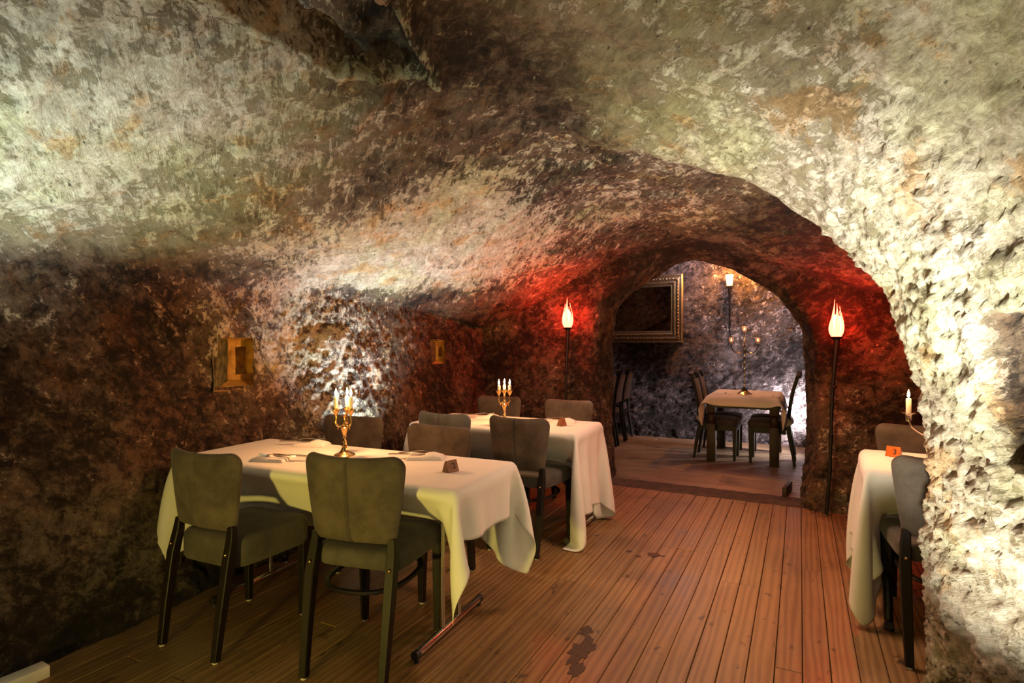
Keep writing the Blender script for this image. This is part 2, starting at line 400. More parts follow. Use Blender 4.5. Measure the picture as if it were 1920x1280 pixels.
# ------------------------------------------------------------------ rock surfaces
def grid_normals(P):
    du = np.gradient(P, axis=0); dv = np.gradient(P, axis=1)
    n = np.cross(du, dv); n /= np.linalg.norm(n, axis=-1)[..., None]+1e-12
    return n
def rock_disp(P, rough=1.0):
    d = 0.050*fbm(P, 1.5, 3)+0.022*fbm(P, 5.0, 3)
    Q = P@np.array([[0.8, -0.5, 0.3], [0.55, 0.8, -0.2], [-0.2, 0.3, 0.93]])*np.array([1.0, 2.6, 2.2])
    d = d+0.014*fbm(Q, 5.0, 3, 0.55, ridged=True)
    d = d+0.007*fbm(P, 24.0, 3, 0.6)
    return d*rough
def mesh_from_grid(name, P, attrs, m, hole=None, flip=False, parent=None):
    nu, nv = P.shape[:2]
    idx = np.arange(nu*nv).reshape(nu, nv)
    F = np.stack([idx[:-1, :-1], idx[1:, :-1], idx[1:, 1:], idx[:-1, 1:]], -1).reshape(-1, 4)
    if flip: F = F[:, ::-1]
    if hole is not None:
        C = P.reshape(-1, 3)[F].mean(1); F = F[~hole(C)]
    me = bpy.data.meshes.new(name)
    me.vertices.add(nu*nv); me.vertices.foreach_set('co', P.reshape(-1).astype(np.float32))
    me.loops.add(F.size); me.loops.foreach_set('vertex_index', F.reshape(-1).astype(np.int32))
    me.polygons.add(len(F)); me.polygons.foreach_set('loop_start', (np.arange(len(F))*4).astype(np.int32))
    me.update(calc_edges=True); me.validate()
    me.polygons.foreach_set('use_smooth', np.ones(len(me.polygons), bool))
    for k, a in attrs.items():
        A = me.attributes.new(k, 'FLOAT', 'POINT'); A.data.foreach_set('value', a.reshape(-1).astype(np.float32))
    me.materials.append(m)
    o = bpy.data.objects.new(name, me); COL.objects.link(o)
    if parent: o.parent = parent
    return o

# hall: cross-sections (x, z) from the left floor over the vault to the right floor, at stations along y
LEFT = lambda dx=0, dz=0: [(-2.82+dx, -0.06), (-2.98+dx, 0.45), (-3.08+dx, 1.0), (-3.10+dx, 1.60), (-3.00+dx, 1.765+dz), (-2.55+dx, 1.945+dz), (-1.9, 2.24+dz), (-1.3, 2.44+dz)]
LEFT2 = lambda: [(-2.90, -0.06), (-3.16, 0.45), (-3.18, 1.0), (-3.13, 1.60), (-3.01, 1.765), (-2.55, 1.945), (-1.9, 2.24), (-1.3, 2.44)]
ST = [
 (-1.6, LEFT(0.0, .00)+[(-0.7, 2.48), (0.0, 2.42), (0.6, 2.25), (1.0, 1.95), (1.15, 1.6), (1.2, 1.2), (1.2, 0.7), (1.2, -0.06)]),
 ( 0.8, LEFT(0.0, .00)+[(-0.7, 2.48), (0.0, 2.42), (0.6, 2.25), (1.0, 1.95), (1.15, 1.6), (1.2, 1.2), (1.2, 0.7), (1.2, -0.06)]),
 ( 1.6, LEFT(-0.04, .00)+[(-0.75, 2.46), (-0.1, 2.36), (0.42, 2.16), (0.72, 1.86), (0.86, 1.5), (0.90, 1.15), (0.90, 0.7), (0.90, -0.06)]),
 ( 2.2, LEFT2()+[(-0.72, 2.40), (-0.22, 2.25), (0.20, 2.03), (0.44, 1.75), (0.54, 1.45), (0.60, 1.12), (0.62, 0.7), (0.66, -0.06)]),
 ( 2.56, LEFT2()+[(-0.72, 2.315), (-0.34, 2.16), (0.03, 1.95), (0.32, 1.66), (0.39, 1.38), (0.47, 1.06), (0.47, 0.66), (0.485, -0.06)]),
 ( 2.70, LEFT2()+[(-0.72, 2.305), (-0.35, 2.145), (0.01, 1.935), (0.30, 1.655), (0.37, 1.39), (0.45, 1.06), (0.45, 0.64), (0.465, -0.06)]),
 ( 2.745, LEFT2()+[(-0.72, 2.32), (-0.33, 2.18), (0.06, 1.98), (0.40, 1.69), (0.50, 1.40), (0.58, 1.05), (0.60, 0.62), (0.60, -0.06)]),
 ( 2.80, LEFT2()+[(-0.66, 2.40), (-0.15, 2.30), (0.50, 2.08), (1.10, 1.80), (1.50, 1.45), (1.62, 1.05), (1.65, 0.62), (1.65, -0.06)]),
 ( 3.15, LEFT(0.0, -.01)+[(-0.62, 2.42), (-0.05, 2.33), (0.60, 2.14), (1.25, 1.86), (1.75, 1.50), (1.90, 1.05), (1.92, 0.62), (1.92, -0.06)]),
 ( 4.0, LEFT(0.02, -.06)+[(-0.75, 2.36), (-0.2, 2.25), (0.55, 2.02), (1.25, 1.78), (1.75, 1.45), (1.90, 1.05), (1.92, 0.62), (1.92, -0.06)]),
 ( 4.8, LEFT(0.05, -.20)+[(-0.8, 2.22), (-0.2, 2.06), (0.55, 1.80), (1.25, 1.62), (1.75, 1.35), (1.90, 1.00), (1.92, 0.60), (1.92, -0.06)]),
 ( 5.6, LEFT(0.10, -.24)+[(-0.8, 2.16), (-0.2, 2.00), (0.55, 1.72), (1.25, 1.56), (1.75, 1.30), (1.90, 1.00), (1.92, 0.60), (1.92, -0.06)]),
]
NP = 620
def hall_grid():
    ys = np.array([s[0] for s in ST]); prof = np.stack([catmull(s[1], 400) for s in ST])       # station, n, 2
    yy = np.concatenate([np.arange(-1.6, 0.6, 0.03), np.arange(0.6, 2.5, 0.0135), np.arange(2.5, 2.96, 0.0075), np.arange(2.96, 5.6, 0.0145)])
    rows = []
    for y in yy:
        k = min(max(np.searchsorted(ys, y)-1, 0), len(ys)-2)
        f = (y-ys[k])/(ys[k+1]-ys[k])
        # monotone-ish cubic in y
        p0 = prof[max(k-1, 0)]; p1 = prof[k]; p2 = prof[k+1]; p3 = prof[min(k+2, len(ys)-1)]
        h = ys[k+1]-ys[k]
        m1 = (p2-p0)/(ys[k+1]-ys[max(k-1, 0)])*h; m2 = (p3-p1)/(ys[min(k+2, len(ys)-1)]-ys[k])*h
        lim = 1.5*np.abs(p2-p1); m1 = np.clip(m1, -lim, lim); m2 = np.clip(m2, -lim, lim)
        c = (2*f**3-3*f**2+1)*p1+(f**3-2*f**2+f)*m1+(-2*f**3+3*f**2)*p2+(f**3-f**2)*m2
        # fixed share of samples per span keeps the columns aligned between rows
        a = resample(c[:int(400*4/15)], 190); bq = resample(c[int(400*4/15)-1:int(400*10.4/15)], 250); cq = resample(c[int(400*10.4/15)-1:], 180)
        c = np.vstack([a, bq[1:], cq[1:]])
        rows.append(np.column_stack([c[:, 0], np.full(len(c), y), c[:, 1]]))
    return np.stack(rows)
G = hall_grid()
nrm = grid_normals(G)
cen = np.array([-1.0, 0, 1.2])
inward = cen-G; inward[..., 1] = 0
sgn = np.sign((nrm*inward).sum(-1)); 
sgn = np.where(sgn == 0, 1, sgn)
if np.median(sgn) < 0: nrm = -nrm
for _ in range(3):                                            # smooth the pushing direction
    nrm[1:-1] = (nrm[:-2]+nrm[1:-1]*2+nrm[2:])/4
    nrm[:, 1:-1] = (nrm[:, :-2]+nrm[:, 1:-1]*2+nrm[:, 2:])/4
nrm /= np.linalg.norm(nrm, axis=-1)[..., None]
D = rock_disp(G)
X, Y, Z = G[..., 0], G[..., 1], G[..., 2]
# broken-out wedge in the vault overhead
def inpoly(px, py, poly):
    r = np.zeros(px.shape, bool); n = len(poly)
    for i in range(n):
        x1, y1 = poly[i]; x2, y2 = poly[(i+1) % n]
        c = ((y1 > py) != (y2 > py)) & (px < (x2-x1)*(py-y1)/(y2-y1+1e-12)+x1); r ^= c
    return r
def segdist(px, py, pts):
    d = np.full(px.shape, 9.0)
    for (x1, y1), (x2, y2) in zip(pts[:-1], pts[1:]):
        t = np.clip(((px-x1)*(x2-x1)+(py-y1)*(y2-y1))/((x2-x1)**2+(y2-y1)**2), 0, 1)
        d = np.minimum(d, np.hypot(px-x1-t*(x2-x1), py-y1-t*(y2-y1)))
    return d
wob = 0.07*fbm(G, 4, 5, 0.6)
wob2 = 0.07*fbm(G+31, 4, 5, 0.6)
crackA = [(-1.50, 0.95), (-1.54, 1.39), (-1.52, 1.57), (-1.42, 1.72), (-1.30, 1.83)]
crackB = [(-1.10, 0.95), (-1.13, 1.33), (-1.22, 1.60), (-1.30, 1.83)]
poly = crackA+crackB[::-1][1:]
ceilm = (Z > 1.9)
px, py = X+wob, Y+wob2
dA = segdist(px, py, crackA); dB = segdist(px, py, crackB)
ins = inpoly(px, py, poly) & ceilm
D = D-np.where(ins, (0.085+0.05*fbm(G, 6, 4, .6))*sstep(0, 0.05, dA)*(0.5+0.5*sstep(0.0, 0.05, dB)), 0)
D = D+np.where(ceilm, 0.075*(0.7+0.8*fbm(G, 7, 3))*np.exp(-(dB/0.035)**2)+0.028*np.exp(-(dA/0.03)**2), 0)
dC = segdist(px, py, [(-1.28, 0.9), (-1.36, 1.35), (-1.40, 1.60), (-1.50, 1.75), (-1.75, 1.85)])
D = D+np.where(ceilm, 0.03*np.exp(-(dC/0.035)**2), 0)
# smaller ledges running over the vault
for pts, am in (([(-2.4, 1.6), (-1.9, 2.1), (-1.2, 2.5), (-0.6, 2.6)], 0.018), ([(-2.2, 3.6), (-1.4, 3.3), (-0.9, 3.2)], 0.03), ([(-0.9, 3.9), (-0.2, 3.8), (0.5, 4.1)], 0.03)):
    dd = segdist(px, py, pts); D = D+np.where(Z > 1.6, am*np.exp(-(dd/0.05)**2), 0)
# crease where the wall meets the vault, chisel strokes on the lower left wall behind the chairs
chis = fbm(np.stack([X*0.2, (Y*0.8-Z*0.6)*9, (Y*0.6+Z*0.8)*2.2], -1), 1.0, 3, 0.55, ridged=True)
D = D+np.where(X < -2.2, 0.016*chis*sstep(2.6, 3.0, Y)*sstep(4.0, 3.5, Y)*sstep(2.0, 1.6, Z), 0)
D = D-0.10*np.exp(-(((Y-3.05)/0.10)**2+((Z-1.47)/0.035)**2))*(X < -2.2)*0.5
# dressed recess at the right edge of the near pillar, strokes on the pillar
vert = fbm(np.stack([X*14, Y*14, Z*2.5], -1), 1.0, 3, 0.6, ridged=True)
pil = (X > 0.1)*sstep(3.0, 2.85, Y)
D = D+0.013*vert*pil*sstep(2.0, 1.6, Z)+0.026*fbm(G, 11, 4, 0.64)*pil+0.018*fbm(G, 26, 3, 0.6, ridged=True)*pil+0.008*fbm(G, 15, 3, .6)
rec = (X > 0.3)*sstep(2.27, 2.235, Y+0.03*fbm(G, 9, 3))*sstep(0.98, 1.0, Z)*sstep(1.46, 1.44, Z)
D = D-0.06*rec
P = G+nrm*D[..., None]
P[..., 2] = np.where(G[..., 2] < 0, G[..., 2], P[..., 2])
# how much pale plaster still clings to the rock, and where a warm tint paints candle light on the left wall
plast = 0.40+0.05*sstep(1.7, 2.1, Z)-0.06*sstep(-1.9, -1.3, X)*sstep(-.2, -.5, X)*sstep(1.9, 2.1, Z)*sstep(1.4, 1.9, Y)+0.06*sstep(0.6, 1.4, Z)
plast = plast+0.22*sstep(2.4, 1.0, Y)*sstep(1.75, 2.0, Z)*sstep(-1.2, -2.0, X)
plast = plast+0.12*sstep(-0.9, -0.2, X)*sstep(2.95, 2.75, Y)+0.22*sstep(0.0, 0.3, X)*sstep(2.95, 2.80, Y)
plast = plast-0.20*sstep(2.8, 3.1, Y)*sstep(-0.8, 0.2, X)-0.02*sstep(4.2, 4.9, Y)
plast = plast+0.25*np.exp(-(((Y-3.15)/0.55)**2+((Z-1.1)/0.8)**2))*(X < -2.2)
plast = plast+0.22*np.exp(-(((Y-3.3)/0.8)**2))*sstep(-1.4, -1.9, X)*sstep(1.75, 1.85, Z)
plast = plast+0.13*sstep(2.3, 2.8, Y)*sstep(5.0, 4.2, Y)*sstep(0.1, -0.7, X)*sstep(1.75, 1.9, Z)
plast = plast-0.15*sstep(0.8, 0.3, Z)*(X < -2.2)+0.12*np.exp(-(((Y-2.4)/0.7)**2+((Z-1.5)/0.4)**2))*(X < -2.2)  # last term: extra paleness stands in for candle light on the wall
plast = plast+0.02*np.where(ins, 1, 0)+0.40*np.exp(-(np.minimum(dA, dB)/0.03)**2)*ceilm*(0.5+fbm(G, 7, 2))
stain = (0.9-0.75*np.exp(-((Y-3.15)/0.45)**2))*sstep(0.2, 0.8, Z)*sstep(-1.8, -2.6, X)*sstep(1.2, 1.9, Y)*sstep(1.95, 1.7, Z)+0.3*sstep(3.2, 4.2, Y)*sstep(-1.4, -0.6, X)+0.25*sstep(3.8, 4.6, Y)  # left-wall tint paints candle warmth, eased off around the cool uplight
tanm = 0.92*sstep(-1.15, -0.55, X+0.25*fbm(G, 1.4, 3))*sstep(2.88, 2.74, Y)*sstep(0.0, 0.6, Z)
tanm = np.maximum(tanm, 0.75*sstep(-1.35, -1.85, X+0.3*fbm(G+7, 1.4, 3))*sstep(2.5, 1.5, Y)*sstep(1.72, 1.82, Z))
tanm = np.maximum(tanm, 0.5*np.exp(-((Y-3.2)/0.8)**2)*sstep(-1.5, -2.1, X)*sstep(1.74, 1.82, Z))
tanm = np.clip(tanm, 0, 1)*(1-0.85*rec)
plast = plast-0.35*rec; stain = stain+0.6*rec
NICHES = [(2.20, 2.465, 1.085, 1.395), (4.30, 4.53, 1.165, 1.38)]
def niche_hole(C):
    r = np.zeros(len(C), bool)
    for (y0, y1, z0, z1) in NICHES:
        r |= (C[:, 1] > y0) & (C[:, 1] < y1) & (C[:, 2] > z0) & (C[:, 2] < z1) & (C[:, 0] < -2.5)
    return r
J1, J2 = 189, 438
def slab(name, a, b, hole=None):
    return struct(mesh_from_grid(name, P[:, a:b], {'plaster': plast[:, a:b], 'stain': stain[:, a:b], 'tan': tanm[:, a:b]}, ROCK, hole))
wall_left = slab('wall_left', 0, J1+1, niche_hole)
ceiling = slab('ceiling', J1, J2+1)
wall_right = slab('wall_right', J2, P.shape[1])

# wall niches with ochre stone inside (part of the left wall)
for k, (y0, y1, z0, z1) in enumerate(NICHES):
    bm = bmesh.new()
    sel = niche_hole(P.reshape(-1, 3)).reshape(P.shape[:2]) & (P[..., 1] > y0) & (P[..., 1] < y1)
    xf = float(np.median(P[..., 0][sel]))-0.004; dp = (0.17, 0.10)[k]; xb = xf-dp
    s = 0.035
    F = [(xf, y0-.02, z0-.02), (xf, y1+.01, z0-.02), (xf, y1+.01, z1+.01), (xf, y0-.02, z1+.01)]
    sh = dp*(y0+y1)/2/3.05; ya, yb2 = y0+sh+.07, y1+sh
    B = [(xb, ya, z0+.03), (xb, yb2, z0+.03), (xb, yb2, z1-.01), (xb, ya, z1-.01)]
    vf = [bm.verts.new(p) for p in F]; vb = [bm.verts.new(p) for p in B]
    hy0, hy1, hz0, hz1 = ya+(yb2-ya)*.28, ya+(yb2-ya)*.74, z0+.065, z1-.06
    vi = [bm.verts.new(p) for p in ((xb, hy0, hz0), (xb, hy1, hz0), (xb, hy1, hz1), (xb, hy0, hz1))]
    vd = [bm.verts.new((xb-.10, v.co.y+.06, v.co.z)) for v in vi]
    for i in range(4):
        j = (i+1) % 4
        f = bm.faces.new((vf[i], vf[j], vb[j], vb[i]))
        if i == 3: f.material_index = 1
        bm.faces.new((vb[i], vb[j], vi[j], vi[i])); bm.faces.new((vi[i], vi[j], vd[j], vd[i]))
    bm.faces.new(vd)
    bmesh.ops.subdivide_edges(bm, edges=bm.edges[:], cuts=5, use_grid_fill=True)
    rr = random.Random(k)
    for v in bm.verts:
        n_ = float(perlin(np.array([v.co.x*14, v.co.y*14, v.co.z*14+k])))
        v.co += Vector((0.006, 0.008*n_, 0.008*n_))
    obj('niche', bm, [NICHE, CHEEK], wall_left)

# end wall with the arched opening
arch = [(-1.70, -0.06), (-1.70, 0.45), (-1.70, 1.0), (-1.69, 1.47), (-1.66, 1.72), (-1.50, 1.86), (-1.27, 2.01), (-1.06, 2.11), (-0.86, 2.14), (-0.60, 2.06), (-0.37, 1.93),
        (-0.19, 1.80), (-0.05, 1.62), (0.025, 1.46), (0.055, 1.17), (0.075, 0.92), (0.055, 0.5), (0.05, -0.06)]
Pi = resample(catmull(arch, 300), 330)
outer = [(-3.6, -0.06), (-3.6, 0.5), (-3.6, 1.0), (-3.6, 1.6), (-3.6, 2.2), (-3.0, 2.6), (-2.0, 2.75), (-1.0, 2.8), (-0.3, 2.75), (0.6, 2.6), (1.6, 2.5), (2.4, 2.3), (2.4, 1.8), (2.4, 1.2), (2.4, 0.7), (2.4, 0.3), (2.4, -0.06)]
Qo = resample(catmull(outer, 300), 330)
tt = np.linspace(0, 1, 330)[:, None]
sect = []
ctrA = np.array([-0.82, 0.9])
for y in np.linspace(5.78, 5.30, 30):                                    # reveal, from the far side to the lip
    k = (5.55-y)/0.25
    wid = 0.055*max(k, 0)**1.5 if k > 0 else 0.35*k*k
    v_ = Pi-ctrA; v_ = v_/np.linalg.norm(v_, axis=1)[:, None]
    c = Pi+v_*wid*sstep(-0.1, 0.6, Pi[:, 1])[:, None]
    sect.append(np.column_stack([c[:, 0], np.full(330, y), c[:, 1]]))
Pi = sect[-1][:, [0, 2]]
dirq = Qo-Pi; dl = np.linalg.norm(dirq, axis=1)[:, None]; dirq = dirq/dl
for a in np.linspace(0.15, PI/2, 8):
    r = 0.12
    c = Pi+dirq*r*(1-math.cos(a)); sect.append(np.column_stack([c[:, 0], np.full(330, 5.30-r*math.sin(a)), c[:, 1]]))
base = sect[-1][:, [0, 2]]
for s in np.linspace(0.0, 1, 130)[1:]:
    c = base+(Qo-base)*s
    sect.append(np.column_stack([c[:, 0], np.full(330, 5.18)+0.0*c[:, 0], c[:, 1]]))
E = np.stack(sect)
en = grid_normals(E)
if np.median((en*np.array([0, -1, 0])).sum(-1)[40:]) < 0: en = -en
for _ in range(4):
    en[1:-1] = (en[:-2]+en[1:-1]*2+en[2:])/4; en[:, 1:-1] = (en[:, :-2]+en[:, 1:-1]*2+en[:, 2:])/4
en /= np.linalg.norm(en, axis=-1)[..., None]
ED = 0.9*rock_disp(E)
EX, EZ = E[..., 0], E[..., 2]
ED = ED+0.05*sstep(0.45, 0.1, EZ)*(EX > -0.3)*(0.6+fbm(E, 7, 2))        # rubble at the foot of the right jamb
EP = E+en*ED[..., None]; EP[..., 2] = np.where(EZ < 0, EZ, EP[..., 2])
epl = 0.40+0.08*fbm(E, 2, 2)-0.06*sstep(1.4, 2.0, EZ)+0.10*np.exp(-((EX-0.25)/0.35)**2)*sstep(1.1, 0.8, EZ)
est = 0.55+0*EX
wall_back = struct(mesh_from_grid('wall_back', EP, {'plaster': epl, 'stain': est}, ROCK))

# second room beyond the arch
def sweep(prof, yy, n, name, seed, pl, amp=1.0):
    c = resample(catmull(prof, 300), n)
    g = np.stack([np.column_stack([c[:, 0], np.full(n, y), c[:, 1]]) for y in yy])
    nn = grid_normals(g); ctr = np.array([-1.3, 0, 1.0])
    if np.median((nn*((ctr-g)*np.array([1, 0, 1]))).sum(-1)) < 0: nn = -nn
    d = rock_disp(g+seed)*amp
    pz = g+nn*d[..., None]
    return pz, g
fr = [(-3.7, -0.06), (-3.75, 0.6), (-3.75, 1.3), (-3.6, 1.9), (-3.0, 2.4), (-2.0, 2.7), (-1.0, 2.75), (0.0, 2.6), (0.7, 2.2), (0.95, 1.5), (0.98, 0.8), (0.98, -0.06)]
FP, FG = sweep(fr, np.arange(5.70, 8.75, 0.03), 280, 'far', 11.0, 0.4)
ones = np.ones(FP.shape[:2])
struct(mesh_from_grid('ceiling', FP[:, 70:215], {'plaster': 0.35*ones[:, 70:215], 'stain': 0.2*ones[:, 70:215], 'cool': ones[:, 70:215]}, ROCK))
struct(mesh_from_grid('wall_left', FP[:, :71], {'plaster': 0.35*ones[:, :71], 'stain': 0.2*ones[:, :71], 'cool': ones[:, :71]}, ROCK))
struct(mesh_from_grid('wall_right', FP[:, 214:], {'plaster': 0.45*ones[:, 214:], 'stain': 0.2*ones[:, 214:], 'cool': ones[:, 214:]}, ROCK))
xs = np.linspace(-4.0, 1.4, 360); zs = np.linspace(-0.06, 2.95, 210)
WX, WZ = np.meshgrid(xs, zs, indexing='ij')
WG = np.stack([WX, 8.26+0.05*(WX+1), WZ], -1)
wd = rock_disp(WG+5)*1.0+0.02*fbm(np.stack([WX*2, WZ*7, WX*0], -1), 1.6, 3, 0.6, ridged=True)*sstep(1.2, 0.8, WZ)+0.10*sstep(-0.55, 0.1, WX)*sstep(0.9, 0.1, WZ)
WP = WG.copy(); WP[..., 1] -= wd
wpl = 0.36+0.16*sstep(1.2, 1.6, WZ)*sstep(-1.6, -1.0, WX)+0.26*sstep(-0.8, -0.2, WX)*sstep(1.1, 0.7, WZ)
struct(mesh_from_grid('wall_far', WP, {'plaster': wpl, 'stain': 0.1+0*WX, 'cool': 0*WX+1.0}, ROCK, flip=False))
# rock closing the hall behind the camera
WX, WZ = np.meshgrid(np.linspace(-3.6, 1.8, 90), np.linspace(-0.06, 2.9, 50), indexing='ij')
WG = np.stack([WX, np.full(WX.shape, -1.5), WZ], -1); WG[..., 1] += rock_disp(WG)
struct(mesh_from_grid('wall_front', WG, {'plaster': 0.5+0*WX, 'stain': 0.2+0*WX}, ROCK))

# ------------------------------------------------------------------ floor: sub-floor, boards
bm = bmesh.new(); box(bm, -3.9, 2.6, -1.7, 8.9, -0.20, -0.030)
floor = struct(obj('floor', bm, simple('dark_subfloor', (0.012, 0.008, 0.006), 0.9), None, False))
_pm = {}
def plank(x0, x1, y0, y1, zt, m, along):
    w_, l_ = (x1-x0, y1-y0)
    key = (round(w_, 3), round(l_, 2), m.name)
    if key not in _pm:
        bm = bmesh.new(); c = 0.0022; h = 0.022
        ring = lambda i, z: [bm.verts.new((sx*(w_/2-i), sy*(l_/2-i), z)) for sx, sy in ((-1, -1), (1, -1), (1, 1), (-1, 1))]
        a, b_, t = ring(0, -h), ring(0, -c), ring(c, 0)
        for q, r in ((a, b_), (b_, t)):
            for i in range(4): bm.faces.new((q[i], q[(i+1) % 4], r[(i+1) % 4], r[i]))
        bm.faces.new(t); bm.normal_update()
        me = bpy.data.meshes.new('plank'); bm.to_mesh(me); bm.free(); me.materials.append(m); _pm[key] = me
    o = bpy.data.objects.new('plank', _pm[key]); COL.objects.link(o); o.parent = floor
    o.location = ((x0+x1)/2, (y0+y1)/2, zt)
    o.rotation_euler = (random.uniform(-.0006, .0006), random.uniform(-.003, .003), 0)
rp = random.Random(21)
PW = 0.1045; x = -3.02
while x < 2.0:
    ya, yb = (-1.4, 5.22)
    lens = []; y = ya; first = rp.choice([0.9, 1.6, 2.2, 2.8, 3.4])
    cuts = [ya]; y = ya+first
    while y < yb-0.5: cuts.append(round(y, 1)); y += rp.choice([2.4, 2.8, 3.2])
    cuts.append(yb)
    for a, b_ in zip(cuts[:-1], cuts[1:]):
        plank(x+0.0015, x+PW-0.0015, a+0.001, b_-0.001, rp.uniform(-.0012, .0006), PLANK, 'y')
    x += PW
y = 5.50
while y < 8.5:
    cx = -3.8+rp.choice([1.4, 2.0, 2.6, 3.1])
    for a, b_ in ((-3.8, cx), (cx, 1.1)):
        plank(a+.001, b_-.001, y+.0015, y+PW-.0015, rp.uniform(-.001, .001), PLANK_FAR, 'x')
    y += PW
# worn stone sill across the opening
nx, ny = 120, 24
sx, sy = np.meshgrid(np.linspace(-1.9, 0.3, nx), np.linspace(5.16, 5.56, ny), indexing='ij')
sg = np.stack([sx, sy, 0*sx], -1)
edge = 0.04*fbm(sg, 4, 3); prof = sstep(5.17, 5.23, sy+edge)*sstep(5.55, 5.49, sy)
sg[..., 2] = -0.025+0.034*prof+0.008*fbm(sg, 12, 3)*prof
trim = mesh_from_grid('trim_1', sg, {}, STONEDARK); struct(trim)
# dark spills soaked into the boards in front of the tables
def spill(pts, seed, label):
    bm = bmesh.new(); rs = random.Random(seed)
    for (cx, cy, rx, ry) in pts:
        n = 22; c = bm.verts.new((cx, cy, 0.0016)); ring = []
        for k in range(n):
            t = 2*PI*k/n; r = 1+0.35*rs.uniform(-1, 1)
            ring.append(bm.verts.new((cx+rx*r*math.cos(t), cy+ry*r*math.sin(t), 0.0011)))
        for k in range(n): bm.faces.new((c, ring[k], ring[(k+1) % n]))
    o = obj('floor_stain', bm, SPILL); return tag(o, label, 'stain')
SPILL = simple('dark_water_stain', (0.055, 0.024, 0.010), 0.7, 0, 0.5, 60)
spill([(-0.86, 2.34, .045, .13), (-0.90, 2.52, .03, .05), (-0.83, 2.20, .03, .05)], 1, 'long dark wet stain on the boards in front of the nearest table')
spill([(-0.83, 3.62, .05, .03), (-0.92, 3.55, .02, .015), (-0.99, 3.60, .018, .02)], 2, 'small dark stain on the boards beside the middle of the hall')
spill([(-1.02, 1.93, .07, .06), (-0.95, 1.90, .05, .035)], 3, 'dark stain on the boards at the bottom edge by the chrome foot')

# ------------------------------------------------------------------ furniture: restaurant chairs
def back_mesh(w0, w1, h, T, curve, lean, z0, wings=0.0, seam=True):
    """curved upholstered shell; closed, with a rounded outline, a rolled edge and a centre seam on the rear."""
    nu, nv = 34, 26; bm = bmesh.new(); R = 0.055
    def outline(v):
        wv = w0+(w1-w0)*sst(v)
        zt = h*v; d = min(zt, 1e9)
        ins = 0.0
        top = h-zt
        if top < R: ins = R-math.sqrt(max(0, R*R-(R-top)**2))
        r2 = 0.03
        if zt < r2: ins = max(ins, r2-math.sqrt(max(0, r2*r2-(r2-zt)**2)))
        return wv-ins
    def sst(v): return 1-(1-v)**1.4
    us = sorted([-math.cos(PI*i/(nu-1)) for i in range(nu)]+[-.045, -.016, 0.0, .016, .045]) if seam else [-math.cos(PI*i/(nu-1)) for i in range(nu)]
    nu = len(us); front = []; rear = []
    for j in range(nv):
        tv = j/(nv-1); v = 0.5-0.5*math.cos(PI*tv)
        fr_, re_ = [], []
        W = outline(v)
        for i in range(nu):
            u = us[i]; u = math.copysign(abs(u)**0.9, u)
            x = W*u
            zz = z0+h*v-0.008*v*(1-abs(u)**2.2)
            y = -lean*v+curve*(x/w1)**2*(0.55+0.45*v)+wings*abs(x/w1)**3
            e = max(abs(u)**6, (2*abs(v-0.5))**8); t = T*0.5*math.sqrt(max(0.0, 1-e))
            pad = 0.012*(1-u*u)*(1-(2*v-1)**2)
            g = 0.0
            if seam: g = 0.014*math.exp(-(x/0.006)**2)-0.004*math.exp(-(x/0.03)**2)
            dx = -2*curve*x/(w1*w1)*0.6; nl = math.hypot(1, dx)
            fr_.append(bm.verts.new((x+dx/nl*(t+pad), y+(t+pad)/nl, zz)))
            re_.append(bm.verts.new((x-dx/nl*(t-g), y-(t-g)/nl, zz)))
        front.append(fr_); rear.append(re_)
    for j in range(nv-1):
        for i in range(nu-1):
            bm.faces.new((front[j][i], front[j][i+1], front[j+1][i+1], front[j+1][i]))
            bm.faces.new((rear[j][i+1], rear[j][i], rear[j+1][i], rear[j+1][i+1]))
    for j in range(nv-1):
        bm.faces.new((front[j][0], front[j+1][0], rear[j+1][0], rear[j][0]))
        bm.faces.new((front[j][-1], rear[j][-1], rear[j+1][-1], front[j+1][-1]))
    for i in range(nu-1):
        bm.faces.new((front[0][i], rear[0][i], rear[0][i+1], front[0][i+1]))
        bm.faces.new((front[-1][i], front[-1][i+1], rear[-1][i+1], rear[-1][i]))
    bmesh.ops.remove_doubles(bm, verts=bm.verts, dist=0.0008)
    return bm
def cushion_mesh(wb, wf, y0, y1, z0, z1, r=0.03, crown=0.012):
    n = 22; bm = bmesh.new(); rings = []
    prof = [(0.88, z0), (0.97, z0+0.006), (1.0, z0+0.02), (1.0, z1-0.03), (0.985, z1-0.014), (0.95, z1-0.003), (0.88, z1+0.002), (0.6, z1+crown*0.7), (0.3, z1+crown)]
    for s, z in prof:
        ring = []
        for k in range(n*4):
            t = 2*PI*k/(n*4); c, s_ = math.cos(t), math.sin(t); p = 0.22
            ux = math.copysign(abs(c)**p, c); uy = math.copysign(abs(s_)**p, s_)
            m_ = max(abs(c), abs(s_)); ux = math.copysign(abs(c)**0.30, c); uy = math.copysign(abs(s_)**0.30, s_)
            yy = (y0+y1)/2+uy*s*(y1-y0)/2; f = (yy-y0)/(y1-y0)
            ring.append(bm.verts.new((ux*s*(wb+(wf-wb)*f), yy, z)))
        rings.append(ring)
    K = n*4
    for a, b_ in zip(rings[:-1], rings[1:]):
        for k in range(K): bm.faces.new((a[k], a[(k+1) % K], b_[(k+1) % K], b_[k]))
    bm.faces.new(rings[0][::-1]); c = bm.verts.new((0, (y0+y1)/2, z1+crown*1.05))
    for k in range(K): bm.faces.new((rings[-1][k], rings[-1][(k+1) % K], c))
    return bm
_chair = {}
